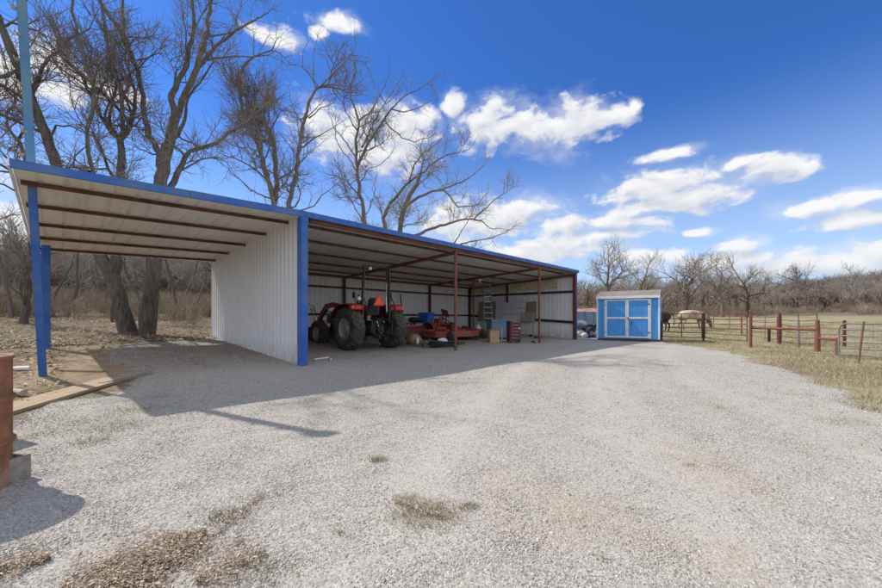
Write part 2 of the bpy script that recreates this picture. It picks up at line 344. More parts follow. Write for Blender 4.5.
    fr = t.math('ADD', t.mrange(s[0], 0.75, 1.15), t.math('MULTIPLY', t.math('SUBTRACT', n, 0.5), 0.8))
    c = t.mix(t.math('MULTIPLY', t.mrange(fr, 0.3, 0.7), 0.9), c, (0.15, 0.065, 0.035))
    lo = t.math('ADD', t.mrange(s[2], 0.95, 0.7), t.math('MULTIPLY', t.math('SUBTRACT', n, 0.5), 1.5))
    c = t.mix(t.mrange(lo, 0.4, 0.9, 0, 0.55), c, (0.25, 0.15, 0.09))
    t.put(b.inputs['Base Color'], c); b.inputs['Roughness'].default_value = 0.85
    t.put(b.inputs['Normal'], t.bump(t.noise(v, 40, 3), 0.3, 0.01)); M['cattle_tan'] = m
build_mats()

# ---------------------------------------------------------------- objects
def setp(o, label=None, cat=None, group=None, kind=None):
    if label: o['label'] = label
    if cat: o['category'] = cat
    if group: o['group'] = group
    if kind: o['kind'] = kind
    return o
def empty(name, loc=(0, 0, 0), rz=0.0, label=None, cat=None, group=None):
    o = bpy.data.objects.new(name, None); COL.objects.link(o)
    o.empty_display_size = 0.2
    o.location = loc; o.rotation_euler = (0, 0, rz)
    return setp(o, label, cat, group)
class MB:
    def __init__(s): s.v = []; s.f = []
    def add(s, vs, fs):
        n = len(s.v); s.v.extend([tuple(p) for p in vs]); s.f.extend([tuple(i + n for i in f) for f in fs]); return s
    def box(s, c, size, rot=None, taper=1.0):
        hx, hy, hz = size[0] / 2, size[1] / 2, size[2] / 2
        vs = []
        for z in (-hz, hz):
            k = taper if z > 0 else 1.0
            for x, y in ((-hx, -hy), (hx, -hy), (hx, hy), (-hx, hy)): vs.append(Vector((x * k, y * k, z)))
        if rot is not None: vs = [rot @ p for p in vs]
        c = Vector(c); vs = [p + c for p in vs]
        return s.add(vs, [(3, 2, 1, 0), (4, 5, 6, 7), (0, 1, 5, 4), (1, 2, 6, 5), (2, 3, 7, 6), (3, 0, 4, 7)])
    def b2(s, x0, x1, y0, y1, z0, z1): return s.box(((x0 + x1) / 2, (y0 + y1) / 2, (z0 + z1) / 2), (abs(x1 - x0), abs(y1 - y0), abs(z1 - z0)))
    def bar(s, p, q, w, h, up=(0, 0, 1)):            # rectangular bar p->q
        p = Vector(p); q = Vector(q); d = (q - p); L = d.length; d.normalize()
        upv = Vector(up)
        if abs(d.dot(upv)) > 0.98: upv = Vector((0, 1, 0))
        x = d.cross(upv).normalized(); z = x.cross(d).normalized()
        rot = Matrix((x, d, z)).transposed()
        return s.box((p + q) / 2, (w, L, h), rot)
    def tube(s, pts, r, n=8, cap=True):
        pts = [Vector(p) for p in pts]; rs = r if hasattr(r, '__len__') else [r] * len(pts)
        vs = []; fs = []; prev = None
        for i, p in enumerate(pts):
            t = (pts[min(i + 1, len(pts) - 1)] - pts[max(i - 1, 0)])
            if t.length < 1e-9: t = Vector((0, 0, 1))
            t.normalize()
            if prev is None:
                ref = Vector((0, 0, 1)) if abs(t.z) < 0.9 else Vector((1, 0, 0)); x = t.cross(ref).normalized()
            else:
                x = prev - t * prev.dot(t)
                if x.length < 1e-6: x = t.orthogonal()
                x.normalize()
            prev = x; y = t.cross(x)
            for k in range(n):
                a = 2 * math.pi * k / n; vs.append(p + (x * math.cos(a) + y * math.sin(a)) * rs[i])
        for i in range(len(pts) - 1):
            for k in range(n):
                a = i * n + k; b = i * n + (k + 1) % n; fs.append((a, b, b + n, a + n))
        if cap: fs.append(tuple(range(n - 1, -1, -1))); fs.append(tuple((len(pts) - 1) * n + k for k in range(n)))
        return s.add(vs, fs)
    def lathe(s, prof, c=(0, 0, 0), axis='Z', n=32, close=False):   # prof: (r, h)
        vs = []; fs = []; c = Vector(c); m = len(prof)
        for k in range(n):
            a = 2 * math.pi * k / n
            for r, h in prof:
                x, y = r * math.cos(a), r * math.sin(a)
                vs.append(c + (Vector((x, y, h)) if axis == 'Z' else Vector((h, x, y)) if axis == 'X' else Vector((x, h, y))))
        for k in range(n):
            k2 = (k + 1) % n
            for j in range(m if close else m - 1):
                j2 = (j + 1) % m
                fs.append((k * m + j, k2 * m + j, k2 * m + j2, k * m + j2))
        return s.add(vs, fs)
    def prism(s, poly, lo, hi, axis='Z'):             # poly in the plane perpendicular to axis
        def P(a, b, h): return (a, b, h) if axis == 'Z' else (h, a, b) if axis == 'X' else (a, h, b)
        n = len(poly); vs = [P(a, b, lo) for a, b in poly] + [P(a, b, hi) for a, b in poly]
        fs = [tuple(range(n - 1, -1, -1)), tuple(range(n, 2 * n))] + [(i, (i + 1) % n, (i + 1) % n + n, i + n) for i in range(n)]
        return s.add(vs, fs)
    def ell(s, c, r, nu=14, nv=9, rot=None):
        vs = []; fs = []; c = Vector(c)
        for j in range(nv + 1):
            ph = math.pi * j / nv
            for k in range(nu):
                a = 2 * math.pi * k / nu
                p = Vector((r[0] * math.sin(ph) * math.cos(a), r[1] * math.sin(ph) * math.sin(a), r[2] * math.cos(ph)))
                if rot is not None: p = rot @ p
                vs.append(p + c)
        for j in range(nv):
            for k in range(nu):
                a = j * nu + k; b = j * nu + (k + 1) % nu; fs.append((a, a + nu, b + nu, b))
        return s.add(vs, fs)
    def build(s, name, mat, parent=None, smooth=False, bevel=0.0, label=None):
        me = bpy.data.meshes.new(name); me.from_pydata(s.v, [], s.f); me.validate(); me.update()
        o = bpy.data.objects.new(name, me); COL.objects.link(o)
        me.materials.append(MAT[mat] if isinstance(mat, str) else mat)
        if parent is not None: o.parent = parent
        import bmesh
        bm = bmesh.new(); bm.from_mesh(me); bmesh.ops.recalc_face_normals(bm, faces=bm.faces)
        if bevel > 0:
            bmesh.ops.remove_doubles(bm, verts=bm.verts, dist=1e-5)
            ed = [e for e in bm.edges if len(e.link_faces) == 2 and e.calc_face_angle(0) > 0.6]
            bmesh.ops.bevel(bm, geom=ed, offset=bevel, segments=2, affect='EDGES', clamp_overlap=True)
        bm.to_mesh(me); bm.free()
        if smooth:
            me.polygons.foreach_set('use_smooth', [True] * len(me.polygons))
            try: me.set_sharp_from_angle(angle=R(42))
            except Exception: pass
        if label: o['label'] = label
        return o
def np_mesh(name, verts, faces, mat, parent=None, tint=None, attr='tint'):
    verts = np.asarray(verts, np.float32); faces = np.asarray(faces, np.int32)
    me = bpy.data.meshes.new(name); k = faces.shape[1]
    me.vertices.add(len(verts)); me.vertices.foreach_set('co', verts.ravel())
    me.loops.add(faces.size); me.loops.foreach_set('vertex_index', faces.ravel())
    me.polygons.add(len(faces)); me.polygons.foreach_set('loop_start', np.arange(0, faces.size, k, dtype=np.int32))
    if tint is not None:
        at = me.attributes.new(attr, 'FLOAT', 'POINT'); at.data.foreach_set('value', np.asarray(tint, np.float32))
    me.update(calc_edges=True); me.validate()
    o = bpy.data.objects.new(name, me); COL.objects.link(o); me.materials.append(MAT[mat] if isinstance(mat, str) else mat)
    if parent is not None: o.parent = parent
    return o
def copy_tree(o, parent=None):
    c = o.copy(); COL.objects.link(c); c.parent = parent
    for ch in list(o.children): copy_tree(ch, c)
    return c
# ================================================================ TERRAIN
def fix_poly():
    pts = [(3.6, -6), (3.9, 1.0), (4.3, 2.6), (5.2, 4.39), (6.1, 5.9), (7.04, 7.46), (8.0, 9.4), (9.1, 11.5), (9.9, 14.2), (10.3, 16.6), (10.2, 17.6), (8.4, 20.3), (7.6, 20.6)]
    pts += [B(14.6, 0.6), B(14.3, 7.0), B(7, 7.0), B(0, 6.9), B(-2.2, 6.3)]
    pts += [G(107, 352), G(128, 368), G(150, 380), G(75, 402), G(0, 432), (-6.5, 2.6), (-7.5, -6)]
    return pts
YARD = np.array(fix_poly())
def yard_dist(x, y):                    # signed distance, positive inside
    x = np.asarray(x, float); y = np.asarray(y, float)
    inside = np.zeros(x.shape, bool); dmin = np.full(x.shape, 1e9)
    n = len(YARD)
    for i in range(n):
        x0, y0 = YARD[i]; x1, y1 = YARD[(i + 1) % n]
        c = ((y0 > y) != (y1 > y)) & (x < (x1 - x0) * (y - y0) / (y1 - y0 + 1e-12) + x0)
        inside ^= c
        ex, ey = x1 - x0, y1 - y0; t = np.clip(((x - x0) * ex + (y - y0) * ey) / (ex * ex + ey * ey), 0, 1)
        dmin = np.minimum(dmin, np.hypot(x - x0 - t * ex, y - y0 - t * ey))
    return np.where(inside, dmin, -dmin)
def wob(x, y):
    return 0.16 * np.sin(x * 2.1 + 1.7 * np.sin(y * 1.3)) + 0.11 * np.sin(y * 3.7 + x * 1.9) + 0.07 * np.sin(x * 7.3 + y * 5.1) + 0.05 * np.sin(y * 11.3 - x * 9.1)

def build_ground():
    na = 540; rs = [0.0]; r = 0.35
    while r < 900: rs.append(r); r *= 1.034 if r < 60 else 1.05
    rs = np.array(rs[1:]); th = np.arange(na) / na * 2 * np.pi
    RR, TT = np.meshgrid(rs, th, indexing='ij'); X = RR * np.cos(TT); Y = RR * np.sin(TT); Z = height(X, Y)
    v = np.stack([X.ravel(), Y.ravel(), Z.ravel()], 1); v = np.vstack([v, [[0, 0, H(0, 0)]]])
    i = np.arange(len(rs) - 1)[:, None] * na; k = np.arange(na)[None, :]; k2 = (k + 1) % na
    f = np.stack([i + k, i + na + k, i + na + k2, i + k2], -1).reshape(-1, 4)
    c = len(v) - 1; kk = np.arange(na)
    f = np.vstack([f, np.stack([np.full(na, c), kk, kk, (kk + 1) % na], -1)[:0]])
    tri = np.stack([np.full(na, c), kk, (kk + 1) % na], -1)
    yd = yard_dist(v[:, 0], v[:, 1]); edge = np.clip(0.5 + yd / 1.1, 0, 1)
    # innermost disc as quads sharing the centre (two triangles at a time)
    q = np.stack([np.full(na // 2, c), kk[0::2], (kk[0::2] + 1) % na, (kk[0::2] + 2) % na], -1)
    f = np.vstack([f, q])
    o = np_mesh('ground', v, f, 'terrain', None, edge, 'edge')
    o['kind'] = 'structure'; o.data.polygons.foreach_set('use_smooth', [True] * len(o.data.polygons))
    # yard of crushed stone, its rim dips under the soil
    s = 0.11; xs = np.arange(-9, 12.5, s); ys = np.arange(-6, 25, s)
    X, Y = np.meshgrid(xs, ys, indexing='ij')
    m = yard_dist(X, Y) + wob(X, Y)
    nx, ny = X.shape
    Z = height(X, Y) + np.clip(m * 0.25, -0.06, 0.03)
    Z += 0.002 * np.sin(X * 9 + 2 * np.sin(Y * 6)) * np.cos(Y * 8.3 + X)
    keep = m > -0.25
    idx = np.arange(nx * ny).reshape(nx, ny)
    a, b_, c_, d_ = idx[:-1, :-1], idx[1:, :-1], idx[1:, 1:], idx[:-1, 1:]
    kq = keep[:-1, :-1] & keep[1:, :-1] & keep[1:, 1:] & keep[:-1, 1:]
    f = np.stack([a[kq], b_[kq], c_[kq], d_[kq]], -1)
    used = np.unique(f); remap = np.full(nx * ny, -1); remap[used] = np.arange(len(used))
    v = np.stack([X.ravel(), Y.ravel(), Z.ravel()], 1)[used]
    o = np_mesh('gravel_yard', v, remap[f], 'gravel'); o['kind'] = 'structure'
    o.data.polygons.foreach_set('use_smooth', [True] * len(o.data.polygons))
build_ground()

def gz(x, y):                            # surface height incl. the gravel sheet
    m = yard_dist(x, y) + wob(x, y)
    return height(x, y) + np.where(m > -0.25, np.clip(m * 0.25, 0, 0.03), 0)
def gh(x, y): return float(gz(np.array([x]), np.array([y]))[0])

def scatter_stones():
    N = 420000
    y = 1.15 + 8.5 * rng.random(N) ** 1.75; x = (rng.random(N) * 2 - 1) * (y * 1.25 + 0.3)
    ok = (yard_dist(x, y) + wob(x, y) > -0.1)
    clump = np.sin(x * 2.7 + 1.5 * np.sin(y * 2.1)) * np.sin(y * 3.3 + x) + .6 * np.sin(x * 7.1 + 2 * np.sin(y * 5)) * np.sin(y * 6.3)
    cl = 0.25 + 0.12 * y + 0.021 * y * y; rut = np.abs(np.abs(x - cl) - .82); cl2 = 2.45 + .06 * y + .023 * y * y; rut2 = np.abs(np.abs(x - cl2) - .82)
    rr = np.minimum(rut, rut2 + .08); ok &= rng.random(N) < (0.6 + 0.24 * clump) * np.clip(0.25 + rr * 2.2, 0.25, 1.1)
    x = x[ok]; y = y[ok]; n = len(x)
    s = 0.0016 + 0.0036 * rng.random(n) ** 3
    big = rng.random(n) < 0.012; s[big] *= 1.7
    s *= 0.75 + 0.15 * y
    base = np.array([[-1, -1, -1], [1, -1, -1], [1, 1, -1], [-1, 1, -1], [-1, -1, 1], [1, -1, 1], [1, 1, 1], [-1, 1, 1]], float)
    faces = np.array([[3, 2, 1, 0], [4, 5, 6, 7], [0, 1, 5, 4], [1, 2, 6, 5], [2, 3, 7, 6], [3, 0, 4, 7]])
    V = base[None] * (1 + (rng.random((n, 8, 3)) - 0.5) * 0.75)
    V *= (np.array([1, .8, .6])[None] * (0.75 + 0.5 * rng.random((n, 3))))[:, None, :]
    a = rng.random(n) * 2 * np.pi; tl = (rng.random(n) - 0.5) * 1.2
    ca, sa, ct, st = np.cos(a), np.sin(a), np.cos(tl), np.sin(tl)
    y1 = V[..., 1] * ct[:, None] - V[..., 2] * st[:, None]; z1 = V[..., 1] * st[:, None] + V[..., 2] * ct[:, None]
    x2 = V[..., 0] * ca[:, None] - y1 * sa[:, None]; y2 = V[..., 0] * sa[:, None] + y1 * ca[:, None]
    V = np.stack([x2, y2, z1], -1) * s[:, None, None]
    V[..., 0] += x[:, None]; V[..., 1] += y[:, None]; V[..., 2] += (gz(x, y) - s * 0.05)[:, None]
    t = np.repeat(np.clip(rng.random(n), 0, 1), 8)
    f = (faces[None] + 8 * np.arange(n)[:, None, None]).reshape(-1, 4)
    o = np_mesh('loose_gravel', V.reshape(-1, 3), f, 'stone', None, t)
    setp(o, 'loose crushed grey stone scattered thickly over the near yard', 'gravel', None, 'stuff')
scatter_stones()

def blades(name, x, y, hgt, width, lean, tint, label, cat, mat='grass_blade'):
    n = len(x); a = rng.random(n) * 2 * np.pi; h = hgt * (0.5 + rng.random(n)); w = width * (0.6 + 0.8 * rng.random(n))
    la = rng.random(n) * 2 * np.pi; l = lean * h * (0.3 + rng.random(n))
    dx, dy = np.cos(a), np.sin(a); z = gz(x, y) - 0.004
    lx, ly = np.cos(la) * l, np.sin(la) * l
    V = np.zeros((n, 5, 3))
    V[:, 0] = np.stack([x - dx * w / 2, y - dy * w / 2, z], 1); V[:, 1] = np.stack([x + dx * w / 2, y + dy * w / 2, z], 1)
    V[:, 2] = np.stack([x + dx * w * .35 + lx * .35, y + dy * w * .35 + ly * .35, z + h * .6], 1)
    V[:, 3] = np.stack([x - dx * w * .35 + lx * .35, y - dy * w * .35 + ly * .35, z + h * .6], 1)
    V[:, 4] = np.stack([x + lx, y + ly, z + h * 0.95], 1)
    i = 5 * np.arange(n)[:, None]
    f = np.vstack([i + np.array([[0, 1, 2, 3]]), i + np.array([[3, 2, 4, 4]])])
    # second face as a thin quad
    V2 = V[:, 4] + np.stack([dx, dy, dx * 0], 1) * (w * 0.1)[:, None]
    V = np.concatenate([V, V2[:, None]], 1); i = 6 * np.arange(n)[:, None]
    f = np.vstack([i + np.array([[0, 1, 2, 3]]), i + np.array([[3, 2, 5, 4]])])
    o = np_mesh(name, V.reshape(-1, 3), f, mat, None, np.repeat(tint, 6))
    return setp(o, label, cat, None, 'stuff')
def grass():
    # verge and pasture right of the yard
    N = 330000
    y = 2.0 + 30 * rng.random(N) ** 1.35; x = 3.5 + rng.random(N) * (y * 1.3)
    m = yard_dist(x, y) + wob(x, y)
    sparse = np.clip(0.45 + 0.55 * np.sin(x * 1.9 + 2 * np.sin(y * 1.1)) * np.sin(y * 2.3 + x * .7), 0.12, 1)
    ok = (m < 0.9) & (x < y * 1.3 + 1) & (rng.random(N) < np.clip(0.20 - m * 0.9, 0.015, 1) ** 1.0 * sparse * np.where(m > 0, 0.5, 1))
    x, y = x[ok], y[ok]
    g = 0.5 + 0.5 * np.sin(x * 0.9 + 1.3 * np.sin(y * 0.6)) * np.cos(y * 0.8)
    tint = np.clip(0.35 + 0.5 * rng.random(len(x)) - 0.28 * g + 0.1, 0, 1)
    hg = (0.028 + 0.03 * rng.random(len(x))) * (1 + 0.03 * y)
    blades('dry_grass', x, y, hg, 0.005 * (1 + y * 0.07), 0.9, tint, 'short dry winter grass covering the pasture right of the yard', 'grass')
    # weeds round the left bay and the oaks
    N = 60000
    x = -26 + 22 * rng.random(N); y = 3 + 30 * rng.random(N)
    m = yard_dist(x, y) + wob(x, y); cl = np.sin(x * 1.7 + np.sin(y * 1.9)) * np.sin(y * 1.3 + 1)
    a = (x - P0[0]) * U[0] + (y - P0[1]) * U[1]; d = (x - P0[0]) * D[0] + (y - P0[1]) * D[1]
    ok = (m < -0.1) & (cl > 0.1) & ((a < -4.6) | (d > 7.3)) & (x > -1.3 * y)
    x, y = x[ok], y[ok]
    tint = np.clip(0.15 + 0.7 * rng.random(len(x)), 0, 1)
    blades('weedy_grass', x, y, 0.05 + 0.04 * rng.random(len(x)), 0.008, 0.8, tint, 'thin weeds and dead grass on the ground round the oaks', 'grass')
    # tufts on the stone
    xs, ys, ts, hs = [], [], [], []
    tufts = [(427, 520, .16, 1100), (405, 505, .07, 200), (470, 512, .05, 140), (378, 464, .06, 260), (225, 522, .09, 260), (112, 430, .22, 520), (135, 412, .25, 500), (95, 445, .15, 260), (60, 425, .3, 420), (160, 398, .3, 300), (40, 440, .2, 200),
             (340, 540, .02, 40), (255, 585, .14, 200), (30, 560, .15, 120), (720, 410, .1, 90), (690, 470, .04, 50), (165, 400, .25, 120), (700, 352, .5, 200), (790, 395, .25, 220), (850, 425, .2, 200), (600, 565, .03, 30)]
    for px, py, r, n in tufts:
        X, Y = G(px, py)
        rr = r * np.sqrt(rng.random(n)) * (1 + 0.6 * rng.standard_normal(n) * .4); aa = rng.random(n) * 2 * np.pi
        xs.append(X + rr * np.cos(aa) * 1.3); ys.append(Y + rr * np.sin(aa)); ts.append(np.clip(0.45 + 0.35 * rng.standard_normal(n) * .6, 0, 1)); hs.append(np.full(n, 0.026))
    x = np.concatenate(xs); y = np.concatenate(ys)
    blades('grass_tufts', x, y, np.concatenate(hs), 0.0035, 1.3, np.concatenate(ts), 'small dry weed tufts growing through the grey stone', 'grass')
grass()

def leaves(name, x, y, size, label, thick=0.02):
    n = len(x); s = size * (0.5 + rng.random(n)); z = gz(x, y) + 0.002 + thick * rng.random(n)
    base = np.array([[-1, 0, 0], [-.3, -.5, .15], [.6, -.45, .1], [1.1, 0, 0], [.6, .45, .1], [-.3, .5, .15]], float)
    V = np.repeat(base[None], n, 0); V[:, :, 2] *= (rng.random(n)[:, None] * 5 - 1.2); V[:, :, 1] *= (0.25 + 0.75 * rng.random(n) ** 1.5)[:, None]; V *= (1 + (rng.random((n, 6, 3)) - .5) * .4)
    a = rng.random(n) * 2 * np.pi; t = rng.standard_normal(n) * 0.5
    y1 = V[..., 1] * np.cos(t)[:, None] - V[..., 2] * np.sin(t)[:, None]; z1 = V[..., 1] * np.sin(t)[:, None] + V[..., 2] * np.cos(t)[:, None]
    x2 = V[..., 0] * np.cos(a)[:, None] - y1 * np.sin(a)[:, None]; y2 = V[..., 0] * np.sin(a)[:, None] + y1 * np.cos(a)[:, None]
    V = np.stack([x2, y2, z1], -1) * s[:, None, None]; V[..., 0] += x[:, None]; V[..., 1] += y[:, None]; V[..., 2] += z[:, None]
    i = 6 * np.arange(n)[:, None]; f = np.vstack([i + np.array([[0, 1, 4, 5]]), i + np.array([[1, 2, 3, 4]])])
    o = np_mesh(name, V.reshape(-1, 3), f, 'dead_leaf', None, np.repeat(rng.random(n), 6))
    return setp(o, label, 'leaves', None, 'stuff')
def litter():
    # clumps at the near left corner, on the stone
    xs, ys = [], []
    def line(p, q, w, n, gap=.0):
        t = rng.random(n); P = np.array(G(*p)); Q = np.array(G(*q)); d = (Q - P) / np.linalg.norm(Q - P); nrm = np.array([-d[1], d[0]])
        off = rng.standard_normal(n) * np.where(rng.random(n) < .25, 2.2, 1.0) * w * (0.45 + 0.9 * np.sin(t * 5 + p[0]) ** 2) * np.sin(np.pi * np.clip(t * .9 + .08, 0, 1))
        xs.append(P[0] + (Q - P)[0] * t + nrm[0] * off); ys.append(P[1] + (Q - P)[1] * t + nrm[1] * off)
    line((95, 600), (205, 540), 0.085, 12000); line((110, 590), (190, 556), 0.13, 4200); line((195, 592), (265, 560), 0.06, 1100); line((-10, 582), (50, 566), 0.06, 1300); line((60, 600), (125, 575), .09, 1000); line((225, 575), (240, 545), .05, 300)
    line((210, 545), (262, 500), 0.03, 500); line((395, 508), (445, 525), 0.03, 350); line((230, 470), (320, 500), 0.03, 160)
    x = np.concatenate(xs); y = np.concatenate(ys)
    leaves('leaf_clumps', x, y, 0.0066, 'shredded brown dead leaves clumped on the stone at the near left', 0.03)
    # litter below the oaks behind the left bay
    N = 90000; a = -16 + 17 * rng.random(N); d = 6.0 + 12 * rng.random(N) ** 1.6
    x = P0[0] + a * U[0] + d * D[0]; y = P0[1] + a * U[1] + d * D[1]
    k = rng.random(N) < np.clip(0.25 + 0.6 * np.sin(x * 1.1 + y) * np.sin(y * 1.7), 0.12, 1)
    a2 = -12 + 8.2 * rng.random(20000); d2 = -1 + 9 * rng.random(20000); k2 = rng.random(20000) < .4
    x2 = P0[0] + a2 * U[0] + d2 * D[0]; y2 = P0[1] + a2 * U[1] + d2 * D[1]
    a3 = -4 + 12 * rng.random(5000); d3 = 6.6 * rng.random(5000) ** .5
    a3 = np.where(a3 > 0, 0.3 + a3, a3); x3 = P0[0] + a3 * U[0] + d3 * D[0]; y3 = P0[1] + a3 * U[1] + d3 * D[1]; k3 = rng.random(5000) < 0.25
    x = np.concatenate([x[k], x2[k2], x3[k3]]); y = np.concatenate([y[k], y2[k2], y3[k3]])
    leaves('leaf_litter', x, y, 0.035, 'brown oak leaf litter strewn under the trees behind the left bay', 0.05)
litter()

# ================================================================ METAL BUILDING
A0, A1, DEP = -4.33, 14.4, 7.0
def tl(a): return 0.035 * min(a, 0.0)
def roofz(d): return 3.40 - 0.045 * d + 0.0
def ribbed(L, fn, pitch=0.2286, rib=0.022, wid=0.06):
    """profile stations along a sheet: list of (s, out)"""
    st = []; s = 0.0
    while s < L - 1e-6:
        st += [(s, 0), (s + pitch - wid, 0), (s + pitch - wid * .72, rib), (s + pitch - wid * .28, rib)]
        s += pitch
    st = [(min(a, L), b) for a, b in st] + [(L, 0)]
    return st
def sheet(name, st, P, z0, z1, mat, parent, solid=0.004, label=None):
    """P(s,out,z)->point ; z0,z1 callables of s"""
    mb = MB(); vs = []; fs = []
    for s, o in st: vs += [P(s, o, z0(s)), P(s, o, z1(s))]
    for i in range(len(st) - 1): fs.append((2 * i, 2 * i + 2, 2 * i + 3, 2 * i + 1))
    mb.add(vs, fs); ob = mb.build(name, mat, parent, label=label)
    m = ob.modifiers.new('thickness', 'SOLIDIFY'); m.thickness = solid; m.offset = 0
    return ob
def building():
    bl = empty('metal_pole_barn', (P0[0], P0[1], 0), ROT, 'long open fronted white metal barn with blue trim and a left carport bay', 'barn')
    g = lambda a, d: gh(*B(a, d))
    # roof sheets with ribs running front to back
    st = ribbed(A1 - A0 + 0.1, None, 0.305, 0.03, 0.09)
    fr, bk = -0.12, DEP + 0.12
    mb = MB(); vs = []; fs = []; rows = 6
    for s, o in st:
        for k in range(rows + 1):
            d = fr + (bk - fr) * k / rows; vs.append((A0 - 0.05 + s, d, roofz(d) + 0.11 + o + tl(A0 - .05 + s)))
    for i in range(len(st) - 1):
        for k in range(rows): a = i * (rows + 1) + k; fs.append((a, a + rows + 1, a + rows + 2, a + 1))
    mb.add(vs, fs); ro = mb.build('roof', 'roof_sheet', bl); md = ro.modifiers.new('t', 'SOLIDIFY'); md.thickness = 0.004; md.offset = 0
    # trims
    z = roofz(fr)
    xs = [A0 - 0.07, A0 + 2.1, 0.0,  3.05, 6.1, 9.15, 12.2, A1 + 0.07]
    for k in range(7):
        o_ = 0.003 * (k % 2)
        ym = fr - .019 - o_; zm = z + .1035; tr_ = MB().bar((xs[k] + .002, ym, zm + tl(xs[k])), (xs[k + 1] - .002, ym, zm + tl(xs[k + 1])), 0.032, 0.133 + 2 * o_).build('eave_trim', 'blue_paint', bl, bevel=0.004)
    p = MB(); p.bar((A0 - 0.075, fr - .03, z + 0.11 + tl(A0)), (A0 - 0.075, bk, roofz(bk) + 0.11 + tl(A0)), 0.03, 0.10); p.build('rake_trim', 'shed_trim', bl)
    p = MB(); p.bar((A1 + 0.085, fr - .03, z + 0.11), (A1 + 0.085, bk, roofz(bk) + 0.11), 0.03, 0.14); p.build('rake_trim', 'blue_paint', bl)
    # purlins (C channels running the length)
    for d in (0.62, 2.0, 3.55, 5.05, 6.55):
        zt = roofz(d) + 0.10
        for a0_, a1_ in ((A0, -0.01), (0.0, A1 - 0.02)):
            m = MB(); m.bar((a0_, d, zt - .033 + tl(a0_)), (a1_, d, zt - .033 + tl(a1_)), .006, .062)
            m.bar((a0_, d - .017, zt - .066 + tl(a0_)), (a1_, d - .017, zt - .066 + tl(a1_)), .036, .006); m.bar((a0_, d - .02, zt - .003 + tl(a0_)), (a1_, d - .02, zt - .003 + tl(a1_)), .034, .006)
            m.build('purlin', 'rust_brown', bl)
    m = MB(); m.b2(0.15, A1, -0.05, 0.04, roofz(0) - 0.03, roofz(0) + 0.085); m.build('header_beam', 'rust_red', bl, bevel=.004)
    m = MB(); m.b2(0.03, A1, DEP - 0.14, DEP - 0.04, roofz(DEP) - 0.09, roofz(DEP) + 0.02); m.build('header_beam', 'rust_red', bl)
    # rafters
    for a in (5.25, 10.75, 14.27):
        m = MB(); m.bar((a, 0.05, roofz(0.05) - 0.075), (a, DEP - 0.15, roofz(DEP) - 0.075), 0.09, 0.10); m.build('rafter', 'rust_red', bl)
    # posts
    def post(a, d, r, mat, top=None):
        gg = g(a, d); m = MB(); m.tube([(a, d, gg - 0.25), (a, d, roofz(d) - 0.06 if top is None else top)], r, 12); o = m.build('post', mat, bl, smooth=True)
    for a in (5.25, 10.75): post(a, 0, 0.05, 'rust_red')
    gg = g(14.32, 0); MB().b2(14.24, 14.37, -0.06, 0.07, gg - .2, roofz(0) - 0.06).build('post', 'dark_red', bl, bevel=.005)
    for a in (5.25, 10.75): post(a, 3.7, 0.045, 'rust_red', roofz(3.7) - 0.12)
    for a in (0.14, 5.25, 10.75): 
        gg = g(a, DEP - .12); MB().b2(a - .05, a + .05, DEP - .17, DEP - .07, gg - .2, roofz(DEP) - .09).build('post', 'dark_red', bl)
    for a, d, m_ in ((14.28, 4.05, 'dark_red'), (14.28, DEP - .12, 'black_steel')):
        gg = g(a, d); MB().b2(a - .05, a + .05, d - .05, d + .05, gg - .2, roofz(d) - .12).build('post', m_, bl)
    # big blue box column at the partition and the rear carport column
    gg = g(0, -.05); MB().b2(-0.13, 0.025, -0.19, 0.03, gg - 0.2, roofz(-0.1) + 0.032).build('corner_column', 'blue_paint', bl, bevel=0.006)
    gg = g(-4.15, 5.7); MB().b2(-4.22, -4.06, 5.6, 5.76, gg - 0.2, roofz(5.7) - .13).build('corner_column', 'blue_paint', bl, bevel=0.006)
    # partition skin (faces the carport)
    st = ribbed(DEP - 0.06, None)
    sheet('partition_wall', st, lambda s, o, z: (-0.075 - o, 0.06 + s, z), lambda s: g(-.1, 0.06 + s) - 0.03, lambda s: roofz(s + .06) + 0.105, 'wall_white', bl)
    st = ribbed(DEP - 0.06, None)
    # back wall, right end wall
    sheet('back_wall', ribbed(A1 - 0.0, None), lambda s, o, z: (0.0 + s, DEP + o, z), lambda s: g(s, DEP) - 0.03, lambda s: roofz(DEP) + 0.105, 'wall_inner', bl)
    sheet('end_wall', ribbed(DEP - 0.02, None), lambda s, o, z: (A1 + o, 0.02 + s, z), lambda s: g(A1, s) - 0.03, lambda s: roofz(s) + 0.105, 'wall_inner', bl)
    MB().b2(A1 - 0.01, A1 + 0.045, -0.07, 0.015, g(A1, 0) - .05, roofz(0) + 0.03).build('corner_trim', 'blue_paint', bl)
    # girts
    for zz in (1.15, 2.38):
        MB().b2(0.0, A1 - 0.1, DEP - 0.06, DEP - 0.008, zz + 0.12, zz + 0.21).build('girt', 'dark_red' if zz > 2 else 'black_steel', bl)
        m = MB(); m.bar((A1 - .04, 0.08, zz - 0.22 if zz < 2 else zz + 0.12), (A1 - .04, DEP - .08, zz + 0.16), 0.055, 0.11 if zz > 2 else 0.13); m.build('girt', 'black_steel', bl)
        MB().b2(-0.06, -0.008, 0.1, DEP - .1, zz, zz + .09).build('girt', 'dark_red', bl)
    # board lining over the upper girt
    m = MB(); mb_ = m
    d0, d1 = 0.95, 6.8
